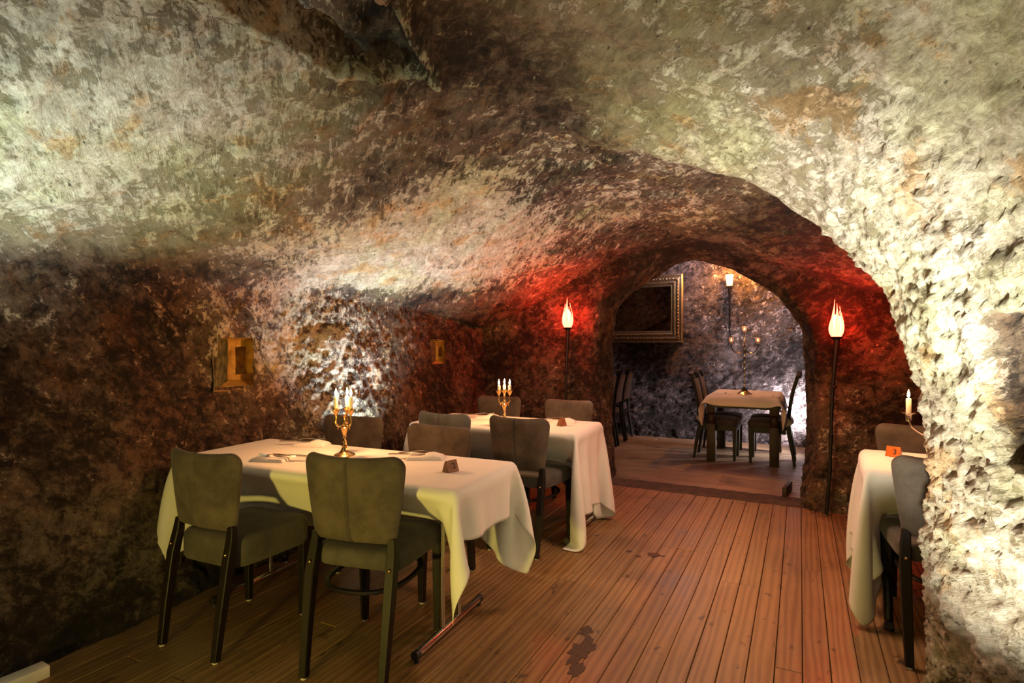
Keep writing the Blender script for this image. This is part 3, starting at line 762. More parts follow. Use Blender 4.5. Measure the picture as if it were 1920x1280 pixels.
def chair_proto(kind):
    """kind: 'box' = deep upholstered box seat, 'ring' = thinner seat with a bentwood ring; origin on the floor, facing +y"""
    key = kind
    seatm = VELVET_DARK if 'dark' in kind else (VELVET_COOL if 'grey' in kind else VELVET)
    t = thing('dining_chair', 'x', 'chair')
    zs = 0.36 if 'box' in kind else 0.415
    obj('seat', cushion_mesh(0.195, 0.225, -0.20, 0.235, zs, 0.495), VELVET_DARK if 'grey' not in kind else VELVET_COOL, t)
    obj('backrest', back_mesh(0.180, 0.228, 0.350, 0.056, 0.050, 0.040, 0.530), seatm, t).location = (0, -0.205, 0)
    for s in (-1, 1):
        bm = bmesh.new()
        tube(bm, [(s*.172, -.285, .008), (s*.176, -.262, .18), (s*.178, -.228, .40), (s*.174, -.205, .50), (s*.170, -.200, .556)], [.0155, .018, .021, .019, .015], square=True)
        lg = obj('leg', bm, WENGE, t)
        bm = bmesh.new(); lathe(bm, [(0, 0), (.012, 0), (.013, .004), (.011, .011), (0, .011)], 12, (s*.172, -.285, 0)); obj('glide', bm, GLIDE, lg)
        bm = bmesh.new(); lathe(bm, [(.0075, 0), (.0070, .004), (.004, .0065), (0, .007)], 12)
        bmesh.ops.rotate(bm, verts=bm.verts, matrix=Matrix.Rotation(PI/2, 3, 'X')); bmesh.ops.translate(bm, verts=bm.verts, vec=(s*.177, -.2415, .445))
        obj('screw_cap', bm, BRASS, lg)
        bm = bmesh.new()
        tube(bm, [(s*.188, .195, .008), (s*.190, .195, .25), (s*.192, .195, zs+.012)], [.014, .020, .024], square=True)
        lg = obj('leg', bm, WENGE, t)
        bm = bmesh.new(); lathe(bm, [(0, 0), (.012, 0), (.013, .004), (.011, .011), (0, .011)], 12, (s*.188, .195, 0)); obj('glide', bm, GLIDE, lg)
    if 'ring' in kind:
        bm = bmesh.new(); pts = []
        for k in range(41):
            a = 2*PI*k/40
            pts.append((0.172*math.copysign(abs(math.cos(a))**.8, math.cos(a)), -0.03+0.212*math.copysign(abs(math.sin(a))**.8, math.sin(a)), 0.345))
        tube(bm, pts, 0.013, 8, cap=False, flat=0.75); bmesh.ops.remove_doubles(bm, verts=bm.verts, dist=.001)
        obj('stretcher', bm, WENGE, t)
    return t
GROUP_CH = 'upholstered dining chairs around the clothed tables'
def chair(kind, x, y, deg, label, sc=1.0):
    if kind not in _chair:
        o = _chair[kind] = chair_proto(kind)
    else:
        o = copy_tree(_chair[kind])
    o.location = (x, y, 0); o.rotation_euler = (0, 0, math.radians(deg)); o.scale = sc if isinstance(sc, tuple) else (sc, sc, sc); tag(o, label, 'chair', GROUP_CH); return o
# table 1 (nearest); positions are the seat centres
chair('box', -2.395, 1.815, 3, 'leftmost olive-grey velvet chair with deep box seat, seen from behind at the nearest table')
chair('ring', -1.670, 1.955, 11, 'olive-grey velvet chair seen from behind in front of the candelabra at the nearest table', 1.03)
chair('ring', -2.655, 2.66, 184, 'brown-lit velvet chair on the wall side of the nearest table, behind its candelabra', (1.09, 1, .99))
chair('ring', -1.95, 2.60, 176, 'brown-lit velvet chair on the far side of the nearest table, behind the number 2 sign', (1.09, 1, .98))
# table 2
chair('ring grey', -2.20, 3.46, -3, 'cool-lit velvet chair at the left end of the second table, seen from behind')
chair('ring', -1.635, 3.49, -2, 'grey velvet chair in the middle of the photo, seen from behind at the second table')
chair('ring', -2.42, 4.25, 180, 'brown-lit velvet chair on the far side of the second table, behind its candelabra')
chair('ring', -1.75, 4.24, 178, 'brown-lit velvet chair on the far side of the second table, beside the left red torch')
# table 3
chair('ring', 0.575, 3.13, 1, 'grey velvet chair seen from behind beside the pale pillar at the right-hand table')
chair('ring', 0.63, 3.80, 181, 'brown-lit velvet chair facing the camera at the right-hand table under the single candle')

# ------------------------------------------------------------------ tables
def folding_table(x, y, deg, Lx, Wy, feet, label):
    t = thing('folding_table', label, 'table', (x, y, 0), math.radians(deg), 'folding tables under white cloths')
    bm = bmesh.new(); box(bm, -Lx/2+.026, Lx/2-.026, -Wy/2+.026, Wy/2-.026, 0.722, 0.748, 0.008); obj('tabletop', bm, OAKDARK, t)
    for fx in feet:
        bm = bmesh.new(); tube(bm, [(fx, -.295, .034), (fx, -.26, .036), (fx, .26, .036), (fx, .295, .034)], [.0165, .0175, .0175, .0165], 14)
        f = obj('foot_bar', bm, CHROME, t)
        for s in (-1, 1):
            bm = bmesh.new(); tube(bm, [(fx, s*.275, .034), (fx, s*.302, .034)], [.0195, .0195], 14); tube(bm, [(fx, s*.285, .001), (fx, s*.285, .03)], .011, 10)
            obj('end_cap', bm, BLACKP, f)
            bm = bmesh.new(); tube(bm, [(fx, s*.075, .045), (fx, s*.075, .715)], .0125, 12); obj('upright', bm, CHROME, t)
        bm = bmesh.new(); box(bm, fx-.02, fx+.02, -Wy*.42, Wy*.42, .700, .7215); obj('rail', bm, BLACKP, t)
    return t
T1 = dict(x=-2.13, y=2.185, a=3.0, L=1.74, W=0.65)
T2 = dict(x=-2.00, y=3.785, a=2.0, L=1.36, W=0.65)
T3 = dict(x=0.98, y=3.43, a=-3.0, L=1.40, W=0.62)
folding_table(T1['x'], T1['y'], T1['a'], T1['L'], T1['W'], (-.575, .665), 'chrome-footed folding table nearest the camera, under a white cloth')
folding_table(T2['x'], T2['y'], T2['a'], T2['L'], T2['W'], (-.48, .60), 'chrome-footed folding table second from the camera, by the left torch')
def pedestal_table():
    t = thing('pedestal_table', 'black cast-iron footed table under the white cloth beside the right pillar', 'table', (T3['x'], T3['y'], 0), math.radians(T3['a']))
    bm = bmesh.new(); box(bm, -T3['L']/2+.026, T3['L']/2-.026, -T3['W']/2+.026, T3['W']/2-.026, 0.722, 0.748, 0.008); obj('tabletop', bm, OAKDARK, t)
    for px in (-.59, .52):
        bm = bmesh.new(); lathe(bm, [(.05, .12), (.03, .2), (.024, .3), (.035, .4), (.024, .5), (.03, .68), (.09, .7215)], 14, (px, 0, 0)); c = obj('column', bm, IRON, t)
        for s in (-1, 1):
            bm = bmesh.new()
            pts = catmull([(px, s*.03, .20), (px, s*.10, .235), (px, s*.19, .19), (px, s*.245, .09), (px, s*.26, .035), (px, s*.30, .022), (px, s*.325, .04)], 24)
            tube(bm, pts, [.024]*8+[.020]*8+[.017]*8, 10); tube(bm, [(px, s*.28, .0), (px, s*.28, .03)], .022, 10)
            obj('claw_foot', bm, IRON, c)
pedestal_table()

# ------------------------------------------------------------------ table cloths (draped once, here, by a small spring solver)
def drape(L_, W_, zt, over, h=0.026, steps=190, push=(), boxes=(), seed=1, swing=(0, 0)):
    """over = (x-, x+, y-, y+) overhang; returns grid of positions in table space (z up, table top at zt)."""
    rs = np.random.RandomState(seed)
    xs_ = np.linspace(-L_/2-over[0], L_/2+over[1], int((L_+over[0]+over[1])/h)+1); ys_ = np.linspace(-W_/2-over[2], W_/2+over[3], int((W_+over[2]+over[3])/h)+1)
    RX, RY = np.meshgrid(xs_, ys_, indexing='ij'); hx = xs_[1]-xs_[0]; hy = ys_[1]-ys_[0]
    X = np.stack([RX, RY, np.full(RX.shape, zt+0.003)], -1)
    pin = (np.abs(RX) < L_/2+0.002) & (np.abs(RY) < W_/2+0.002)
    X[..., 2] += np.where(pin, 0, 0.001*rs.rand(*RX.shape))
    V = np.zeros_like(X); inv = np.where(pin, 0.0, 1.0)
    cons = []
    def add(di, dj, rest, k):
        for par in (0, 1):
            cons.append((di, dj, rest, k, par))
    add(1, 0, hx, 1.0); add(0, 1, hy, 1.0); add(1, 1, math.hypot(hx, hy), 0.5); add(1, -1, math.hypot(hx, hy), 0.5)
    add(3, 0, 3*hx, 0.13); add(0, 3, 3*hy, 0.13)
    nu, nv = RX.shape
    sl = []
    for di, dj, rest, k, par in cons:
        I = np.arange(0, nu-di); J = np.arange(max(0, -dj), nv-max(0, dj))
        if di >= 1: I = I[((I//di) % 2) == par]
        else: J = J[((J//dj) % 2) == par]
        ii, jj = np.meshgrid(I, J, indexing='ij')
        sl.append(((ii*nv+jj).ravel(), ((ii+di)*nv+jj+dj).ravel(), rest, k))
    X = X.reshape(-1, 3); V = V.reshape(-1, 3); inv = inv.ravel(); rx = RX.ravel(); ry = RY.ravel()
    X0 = X.copy()
    r = 0.007; hb = np.array([L_/2+0.003, W_/2+0.003])-r
    dt = 1/50.
    for s in range(steps):
        V[:, 2] -= 9.8*dt
        for (x0, x1, side, f) in push:
            msk = (rx > x0) & (rx < x1) & (ry*side > W_/2+0.05)
            V[msk, 1] -= side*f*dt
        if s < 60: V[:, 0] += swing[0]*dt*inv; V[:, 1] += swing[1]*dt*inv
        V *= 0.965 if s < steps*0.7 else 0.90
        Q = X+V*dt*inv[:, None]
        for it in range(9):
            for a, b_, rest, k in sl:
                d = Q[b_]-Q[a]; l = np.sqrt((d*d).sum(1))+1e-9
                wa, wb = inv[a], inv[b_]; ws = wa+wb; ws = np.where(ws == 0, 1, ws)
                c = (k*(l-rest)/l/ws)[:, None]*d
                Q[a] += c*wa[:, None]; Q[b_] -= c*wb[:, None]
        # table slab (rounded), then seats and backs, then floor
            if it % 4 == 3 or it == 8:
                q = np.abs(Q[:, :2])-hb; o = np.maximum(q, 0)
                zz = Q[:, 2]-(zt-0.0-r)
                above = np.maximum(zz, 0)
                dist = np.sqrt((o*o).sum(1)+above**2)
                inside_col = (q < 0).all(1)
                pen = (dist < r) & (~inside_col) & (zz > -0.022)
                if pen.any():
                    vec = np.column_stack([o*np.sign(Q[:, :2]), above])[pen]; dl_ = dist[pen][:, None]+1e-9
                    Q[pen] += vec/dl_*(r-dl_)
                band = (Q[:, 2] > zt-0.030) & (inv > 0)
                ey, ex = W_/2+0.0035, L_/2+0.0035
                by_ = band & (np.abs(ry) > W_/2) & (np.abs(rx) <= L_/2) & (np.abs(Q[:, 1]) < ey)
                Q[by_, 1] = np.sign(ry[by_])*ey
                bx_ = band & (np.abs(rx) > L_/2) & (np.abs(ry) <= W_/2) & (np.abs(Q[:, 0]) < ex)
                Q[bx_, 0] = np.sign(rx[bx_])*ex
                cn = band & (np.abs(rx) > L_/2) & (np.abs(ry) > W_/2) & (np.abs(Q[:, 0]) < ex) & (np.abs(Q[:, 1]) < ey)
                Q[cn, 0] = np.sign(rx[cn])*ex
                for (bx0, bx1, by0, by1, bz0, bz1) in boxes:
                    m_ = (Q[:, 0] > bx0) & (Q[:, 0] < bx1) & (Q[:, 1] > by0) & (Q[:, 1] < by1) & (Q[:, 2] > bz0) & (Q[:, 2] < bz1)
                    if m_.any():
                        qq = Q[m_]
                        pens = np.stack([qq[:, 0]-bx0, bx1-qq[:, 0], qq[:, 1]-by0, by1-qq[:, 1], bz1-qq[:, 2]], 1)
                        pens[:, 4] *= 0.7
                        w_ = pens.argmin(1)
                        qq[w_ == 0, 0] = bx0; qq[w_ == 1, 0] = bx1; qq[w_ == 2, 1] = by0; qq[w_ == 3, 1] = by1; qq[w_ == 4, 2] = bz1
                        Q[m_] = qq
                Q[:, 2] = np.maximum(Q[:, 2], 0.006)
                Q[inv == 0] = X0[inv == 0]
        V = (Q-X)/dt
        sp = np.linalg.norm(V, axis=1); V *= np.minimum(1, 2.5/(sp+1e-9))[:, None]
        X = Q
    return X.reshape(nu, nv, 3), RX, RY
def tablecloth(T, over, label, h=0.026, push=(), boxes=(), seed=1, zt=0.752, swing=(0, 0), steps=190):
    Xc, RX, RY = drape(T['L'], T['W'], zt, over, h, steps, push, boxes, seed, swing)
    o = mesh_from_grid('tablecloth', Xc, {}, LINEN)
    me = o.data; uv = me.uv_layers.new(name='uv'); vi = np.empty(len(me.loops), np.int32); me.loops.foreach_get('vertex_index', vi)
    uvs = np.stack([RX.ravel()[vi], RY.ravel()[vi]], 1); uv.data.foreach_set('uv', uvs.ravel().astype(np.float32))
    md = o.modifiers.new('sub', 'SUBSURF'); md.levels = md.render_levels = 1
    md = o.modifiers.new('thick', 'SOLIDIFY'); md.thickness = 0.0016; md.offset = 1
    o.location = (T['x'], T['y'], 0); o.rotation_euler = (0, 0, math.radians(T['a']))
    return tag(o, label, 'tablecloth', 'white tablecloths')
def seats(T, cs):
    """collision boxes (table space) of the chairs' seats pushed under the table"""
    out = []
    for (cx, cy, s) in cs:
        lx, ly = cx-T['x'], cy-T['y']
        out.append((lx-.24, lx+.24, ly-.25, ly+.25, .30, .522))
        out.append((lx-.235, lx+.235, ly-s*.22-.045, ly-s*.22+.045, .50, .90))
    return out
tablecloth(T1, (.19, .22, .42, .44), 'white cloth with long hanging corners on the nearest table',
           push=((-.40, .76, -1, 9),), boxes=seats(T1, ((-2.395, 1.815, 1), (-1.67, 1.955, 1), (-2.67, 2.66, -1), (-1.94, 2.60, -1))), seed=2)
tablecloth(T2, (.30, .50, .43, .42), 'white cloth almost touching the floor on the second table by the left torch',
           push=((-.45, .58, -1, 9),), boxes=seats(T2, ((-2.20, 3.46, 1), (-1.61, 3.49, 1), (-2.42, 4.25, -1), (-1.75, 4.24, -1))), seed=5)
tablecloth(T3, (.40, .20, .46, .44), 'white cloth with a long hanging corner on the right-hand table by the pillar',
           push=((-.60, .02, -1, 9),), boxes=[(-.615, -.19, -.54, -.06, .30, .515), (-.60, -.20, -.60, -.47, .50, .90), (-.60, -.19, -.60, -.50, .0, .50)]+seats(T3, ((.63, 3.80, -1),)), seed=9)

# ------------------------------------------------------------------ candles and candelabra
ZT = 0.7572
def flame_mesh(s=1.0):
    bm = bmesh.new(); lathe(bm, [(0, 0), (.0042*s, .004*s), (.0066*s, .012*s), (.0058*s, .021*s), (.0030*s, .032*s), (0, .043*s)], 12); return bm
def candle(x, y, z, h, label, group, r=0.0105):
    t = thing('candle', label, 'candle', (x, y, z), 0, group)
    bm = bmesh.new(); lathe(bm, [(0, 0), (r, 0), (r, h-.003), (r*.85, h), (r*.4, h-.003), (0, h-.004)], 16); obj('wax_stick', bm, WAX, t)
    bm = bmesh.new(); tube(bm, [(0, 0, h-.005), (.0005, 0, h+.007)], .0009, 6); obj('wick', bm, INK, t)
    f = obj('flame', flame_mesh(), FLAME, t); f.location = (0, 0, h+.004)
    return t
def candelabrum(x, y, rz, label, tagsx):
    t = thing('candelabrum', label, 'candelabrum', (x, y, ZT), rz, 'three-branched brass candelabra on the tables')
    bm = bmesh.new(); lathe(bm, [(0, 0), (.055, 0), (.056, .004), (.050, .009), (.036, .014), (.024, .022), (.017, .034), (.013, .045)], 28); obj('base', bm, BRASS, t)
    bm = bmesh.new(); lathe(bm, [(.012, .044), (.017, .052), (.011, .060), (.008, .068), (.013, .074), (.008, .082), (.007, .096), (.011, .101), (.008, .107), (.011, .118),
                                 (.019, .142), (.0205, .150), (.012, .157), (.016, .164), (.012, .172), (.007, .182), (.006, .205), (.010, .212), (.005, .222), (0, .228)], 22); obj('stem', bm, BRASS, t)
    tops = []
    for k in range(3):
        a = 2*PI*k/3-0.52
        ca, sa = math.cos(a), math.sin(a)
        pts = catmull([(.008, .172), (.020, .158), (.036, .160), (.047, .180), (.044, .205), (.046, .222)], 22)
        bm = bmesh.new(); tube(bm, [(ca*p[0], sa*p[0], p[1]) for p in pts], .0042, 8)
        lathe(bm, [(0, -.008), (.006, -.005), (.0075, 0), (.006, .005), (0, .008)], 10, (ca*.040, sa*.040, .166))
        arm = obj('arm', bm, BRASS, t)
        bm = bmesh.new(); lathe(bm, [(.004, .216), (.009, .221), (.013, .232), (.018, .243), (.0235, .247), (.0235, .2505), (.015, .2505), (.0125, .249), (.0125, .256), (.0105, .256), (.0105, .250), (0, .250)], 20, (ca*.046, sa*.046, 0)); obj('drip_pan', bm, BRASS, arm)
        bm = bmesh.new()
        for q in range(2):
            p = pts[8+q*7]; lathe(bm, [(0, -.016), (.004, -.010), (.0025, -.003), (0, 0)], 8, (ca*p[0], sa*p[0], p[1]-.004))
        obj('drop', bm, BRASS, arm)
        tops.append((ca*.046, sa*.046))
    return t, tops
def lit_candelabrum(x, y, rz, label, where, h):
    t, tops = candelabrum(x, y, rz, label, None)
    c, s = math.cos(rz), math.sin(rz)
    names = ['front right', 'rear', 'left']
    for k, (tx, ty) in enumerate(tops):
        candle(x+c*tx-s*ty, y+s*tx+c*ty, ZT+.2505, h, 'lit ivory candle, %s cup of the candelabrum on %s' % (names[k], where), 'lit candles in the brass candelabra')
    d = lamp('candle_glow', 'POINT', (x, y, ZT+.2505+h+.10), 20, CANDLE, 0.03)
    return t
lit_candelabrum(-2.175, 2.265, math.radians(27), 'brass three-branched candelabrum in the middle of the nearest table', 'the nearest table', .066)
lit_candelabrum(-1.955, 3.68, math.radians(27), 'brass three-branched candelabrum in the middle of the second table', 'the second table', .040)
# tall iron-and-steel candelabrum on the right table (only one arm shows past the pillar)
def branch_candelabrum(x, y):
    t = thing('candelabrum', 'silver candelabrum with a curved arm on the right-hand table, mostly behind the pillar', 'candelabrum', (x, y, ZT))
    bm = bmesh.new(); lathe(bm, [(0, 0), (.065, 0), (.066, .005), (.045, .014), (.020, .03), (.014, .06)], 24); obj('base', bm, SILVER, t)
    bm = bmesh.new(); lathe(bm, [(.013, .055), (.009, .10), (.015, .115), (.009, .13), (.008, .22), (.014, .235), (.008, .25), (0, .30)], 18); obj('stem', bm, SILVER, t)
    for s, fl in ((-1, True), (1, True)):
        a = 0.0
        pts = catmull([(s*.008, .17), (s*.06, .135), (s*.13, .140), (s*.185, .175), (s*.205, .215)], 24)
        bm = bmesh.new(); tube(bm, [(p[0], 0, p[1]) for p in pts], .0055, 8); arm = obj('arm', bm, SILVER, t)
        bm = bmesh.new(); lathe(bm, [(0, .205), (.014, .208), (.0145, .24), (.016, .242), (.030, .247), (.031, .250), (.016, .251), (.0125, .250), (0, .250)], 20, (s*.205, 0, 0)); obj('socket', bm, SILVER, arm)
    return t
bx, by = 0.695, 3.44
branch_candelabrum(bx, by)
candle(bx-.205, by, ZT+.2505, .072, 'single lit white candle showing beside the right pillar', 'lit candles in the silver candelabrum', 0.0115)
candle(bx+.205, by, ZT+.2505, .072, 'lit white candle hidden behind the right pillar', 'lit candles in the silver candelabrum', 0.0115)
lamp('candle_glow', 'POINT', (bx-.205, by, ZT+.2505+.072+.10), 16, CANDLE, 0.03)

# ------------------------------------------------------------------ napkins, cutlery, number signs
def ribbon(bm, pts, wid, th):
    """flat bar following pts (x, z) with half-widths wid"""
    top, bot = [], []
    for (x, z), w_ in zip(pts, wid):
        top.append((bm.verts.new((x, -w_, z+th)), bm.verts.new((x, w_, z+th)))); bot.append((bm.verts.new((x, -w_, z)), bm.verts.new((x, w_, z))))
    n = len(pts)
    for i in range(n-1):
        bm.faces.new((top[i][0], top[i+1][0], top[i+1][1], top[i][1])); bm.faces.new((bot[i][1], bot[i+1][1], bot[i+1][0], bot[i][0]))
        bm.faces.new((bot[i][0], bot[i+1][0], top[i+1][0], top[i][0])); bm.faces.new((top[i][1], top[i+1][1], bot[i+1][1], bot[i][1]))
    bm.faces.new((bot[0][1], bot[0][0], top[0][0], top[0][1])); bm.faces.new((bot[-1][0], bot[-1][1], top[-1][1], top[-1][0]))
def knife(x, y, rz, z, label):
    t = thing('knife', label, 'knife', (x, y, z), rz, 'table knives on the napkins')
    bm = bmesh.new(); ribbon(bm, [(-.11, 0), (-.10, 0), (-.06, .001), (-.02, .001), (0, .001)], [.007, .0105, .0095, .008, .006], .006); obj('handle', bm, SILVER, t)
    bm = bmesh.new(); ribbon(bm, [(0, .002), (.02, .002), (.06, .002), (.09, .002), (.105, .002)], [.006, .010, .012, .010, .003], .002); obj('blade', bm, SILVER, t)
    return t
def fork(x, y, rz, z, label):
    t = thing('fork', label, 'fork', (x, y, z), rz, 'forks on the napkins')
    bm = bmesh.new(); ribbon(bm, [(-.10, .001), (-.09, .001), (-.05, .004), (0, .010), (.03, .010)], [.005, .008, .006, .003, .003], .003); obj('handle', bm, SILVER, t)
    bm = bmesh.new(); ribbon(bm, [(.03, .010), (.04, .007), (.055, .005)], [.004, .011, .0125], .0022)
    hd = obj('fork_head', bm, SILVER, t)
    bm = bmesh.new()
    for k in range(4):
        yy = -.0105+.007*k
        tube(bm, [(.052, yy, .0062), (.075, yy, .0065), (.098, yy*.9, .013)], [.0019, .0019, .0009], 6)
    obj('tines', bm, SILVER, hd)
    return t
def napkin(x, y, rz, label):
    nu, nv = 26, 14; bm = bmesh.new(); g = []
    T_, B_ = [], []
    for i in range(nu):
        for j in range(nv):
            u = -1+2*i/(nu-1); v = -1+2*j/(nv-1)
            xx = .095*u; yy = .058*v*(1-.06*u)
            e = max(abs(u)**8, abs(v)**8); th = .016*math.sqrt(max(0, 1-e))+0.0008
            puff = .016*math.exp(-((u-.35)/.45)**2)*(1-v*v)
            T_.append(bm.verts.new((xx, yy, th+puff))); B_.append(bm.verts.new((xx, yy, 0)))
    id_ = lambda i, j: i*nv+j
    for i in range(nu-1):
        for j in range(nv-1):
            bm.faces.new((T_[id_(i, j)], T_[id_(i+1, j)], T_[id_(i+1, j+1)], T_[id_(i, j+1)]))
            bm.faces.new((B_[id_(i, j+1)], B_[id_(i+1, j+1)], B_[id_(i+1, j)], B_[id_(i, j)]))
    for i in range(nu-1):
        for j, s in ((0, 1), (nv-1, -1)):
            q = (B_[id_(i, j)], B_[id_(i+1, j)], T_[id_(i+1, j)], T_[id_(i, j)]); bm.faces.new(q if s > 0 else q[::-1])
    for j in range(nv-1):
        for i, s in ((0, -1), (nu-1, 1)):
            q = (B_[id_(i, j)], B_[id_(i, j+1)], T_[id_(i, j+1)], T_[id_(i, j)]); bm.faces.new(q if s > 0 else q[::-1])
    o = obj('napkin', bm, NAPK); o.location = (x, y, ZT); o.rotation_euler = (0, 0, rz)
    return tag(o, label, 'napkin', 'folded napkins at the place settings')
def setting(x, y, deg, where, kn=True, fk=True):
    a = math.radians(deg); c, s = math.cos(a), math.sin(a)
    napkin(x, y, a, 'folded white napkin, %s' % where)
    if kn: knife(x-.085*c-.012*s*-1, y-.085*s-.012*c, a, ZT+.021, 'steel knife on napkin, %s' % where)
    if fk: fork(x-.045*c-.018*s, y-.045*s+.018*c, a+.12, ZT+.025, 'steel fork on napkin, %s' % where)
setting(-2.42, 2.00, 200, 'near side of nearest table by leftmost chair')
setting(-2.56, 2.40, 20, 'wall side of nearest table, left of candelabrum')
setting(-1.74, 2.40, 25, 'wall side of nearest table, by number 2 sign')
setting(-2.24, 3.93, 20, 'wall side of second table, left of candelabrum')
setting(-1.60, 3.97, 20, 'wall side of second table, by its dark sign')
setting(0.70, 3.58, 205, 'right-hand table, half behind the pillar')
def number_sign(x, y, rz, m, label, digit, hollow=False, w_=.066):
    t = thing('table_sign', label, 'sign', (x, y, ZT), rz, 'wooden table-number signs')
    bm = bmesh.new(); h = .053; d = .024
    pr = [(-d, 0), (d, 0), (.003, h), (-.003, h)]
    A = [bm.verts.new((-w_/2, p[0], p[1])) for p in pr]; B = [bm.verts.new((w_/2, p[0], p[1])) for p in pr]
    bm.faces.new(A); bm.faces.new(B[::-1])
    for i in range(4): bm.faces.new((A[i], B[i], B[(i+1) % 4], A[(i+1) % 4]))
    bmesh.ops.bevel(bm, geom=bm.edges[:], offset=.0012, segments=2, affect='EDGES')
    obj('block', bm, m, t, True, 30)
    if digit:
        cu = bpy.data.curves.new('digit', 'FONT'); cu.body = digit; cu.size = .040; cu.extrude = .0006; cu.align_x = 'CENTER'; cu.align_y = 'CENTER'
        tmp = bpy.data.objects.new('digit_tmp', cu); COL.objects.link(tmp)
        bpy.context.view_layer.update()
        me = bpy.data.meshes.new_from_object(tmp.evaluated_get(bpy.context.evaluated_depsgraph_get()))
        bpy.data.objects.remove(tmp); me.materials.clear(); me.materials.append(INK)
        o = bpy.data.objects.new('number', me); COL.objects.link(o); o.parent = t
        tilt = math.atan2(h, d-.003)
        o.rotation_euler = (tilt, 0, 0); o.location = (.010, -(d+.003)/2-.0012, h/2)
    return t
number_sign(-1.46, 2.21, math.radians(72), SIGNW, 'walnut wedge sign with a black 2 on the nearest table', '2')
number_sign(-1.545, 3.80, math.radians(75), SIGNW, 'dark wedge sign seen end-on on the second table', None)
number_sign(0.445, 3.58, math.radians(-30), SIGNG, 'glossy amber wedge sign on the corner of the right-hand table', '3')

# ------------------------------------------------------------------ red flame torches
def torch(base, top, label, floor_len=True):
    t = thing('torch_lamp', label, 'torch', base, 0, 'red flame torches beside the arch')
    d = Vector(top)-Vector(base)
    pole = [(d*f)+Vector((0.006*math.sin(7*f), 0, 0)) for f in [i/12 for i in range(13)]]
    bm = bmesh.new(); tube(bm, pole, [.013+.0025*math.sin(9*i) for i in range(11)]+[.017, .022], 10)
    for f in (.45, .72): lathe(bm, [(.010, -.012), (.019, -.006), (.021, 0), (.019, .006), (.010, .012)], 12, tuple(d*f))
    obj('pole', bm, IRON, t)
    bm = bmesh.new(); lathe(bm, [(0, -.012), (.026, -.010), (.043, .004), (.045, .010), (.0, .012)], 20, tuple(d)); obj('collar', bm, IRON, t)
    # flame-shaped shade: a tulip of pointed glass tongues around a taller core
    bm = bmesh.new(); lathe(bm, [(.020, .012), (.036, .035), (.043, .075), (.040, .115), (.031, .145), (.024, .165), (.010, .18), (0, .185)], 20, tuple(d)); core = obj('shade', bm, REDCORE, t)
    for k in range(7):
        a = 2*PI*k/7+.3; hgt = (.235, .185, .29, .19, .225, .26, .20)[k]
        bm = bmesh.new(); rows = []
        for i in range(9):
            f = i/8; r = .031+.024*math.sin(PI*min(1, f*1.1)**.8)*(1-.35*f)-.010*f*f; ww = .95*(1-f**1.25)**.9+.02
            row = []
            for j in range(5):
                b_ = a+ww*(j/4-.5); rr = r+.004*(1-abs(j-2)/2)
                row.append(bm.verts.new((d.x+rr*math.cos(b_), d.y+rr*math.sin(b_), d.z+.010+hgt*f)))
            rows.append(row)
        for i in range(8):
            for j in range(4): bm.faces.new((rows[i][j], rows[i][j+1], rows[i+1][j+1], rows[i+1][j]))
        bmesh.ops.solidify(bm, geom=bm.faces[:], thickness=.002)
        obj('glass_tongue', bm, REDGLASS, core)
    return t
torch((-2.01, 5.02, 0.0), (-1.985, 5.03, 1.50), 'red glowing flame torch on a black pole left of the arch')
torch((0.185, 5.02, 0.02), (0.255, 5.04, 1.40), 'red glowing flame torch on a black leaning pole right of the arch')
lamp('torch_glow_left', 'POINT', (-1.985, 4.84, 1.66), 24, (1.0, 0.05, 0.025), 0.06)
lamp('torch_glow_right', 'POINT', (0.275, 4.86, 1.58), 24, (1.0, 0.05, 0.025), 0.06)

# ------------------------------------------------------------------ far room: table, chairs, candelabrum, mirror, sconce
def far_table():
    x0, x1, y0, y1 = -.98, -.18, 6.76, 7.80
    T = thing('wooden_table', 'dark turned-leg wooden table in the room beyond the arch', 'table', ((x0+x1)/2, (y0+y1)/2, 0))
    hx, hy = (x1-x0)/2, (y1-y0)/2
    bm = bmesh.new(); box(bm, -hx+.03, hx-.03, -hy+.03, hy-.03, .715, .747, .008); obj('tabletop', bm, OAKDARK, T)
    bm = bmesh.new()
    for s in (-1, 1):
        box(bm, -hx+.06, hx-.06, s*(hy-.05)-.012, s*(hy-.05)+.012, .62, .715); box(bm, s*(hx-.05)-.012, s*(hx-.05)+.012, -hy+.06, hy-.06, .62, .715)
    obj('apron', bm, OAKDARK, T)
    for sx in (-1, 1):
        for sy in (-1, 1):
            bm = bmesh.new(); cx, cy = sx*(hx-.07), sy*(hy-.06)
            box(bm, cx-.048, cx+.048, cy-.048, cy+.048, .56, .7145, .004)
            lathe(bm, [(.040, .56), (.050, .55), (.040, .535), (.052, .50), (.046, .47), (.036, .44), (.046, .425)], 16, (cx, cy, 0))
            box(bm, cx-.048, cx+.048, cy-.048, cy+.048, .0, .43, .004)
            obj('leg', bm, OAKDARK, T)
    return dict(x=(x0+x1)/2, y=(y0+y1)/2, a=0.0, L=x1-x0, W=y1-y0)
TF = far_table()
tablecloth(TF, (.30, .30, .12, .12), 'white cloth with a short overhang on the table beyond the arch', h=0.04, seed=4, steps=120,
           boxes=[(sx*.27-.25, sx*.27+.25, dy-.21, dy+.21, .30, .515) for sx in (-1, 1) for dy in (-.195, .21)])
_fc = {}
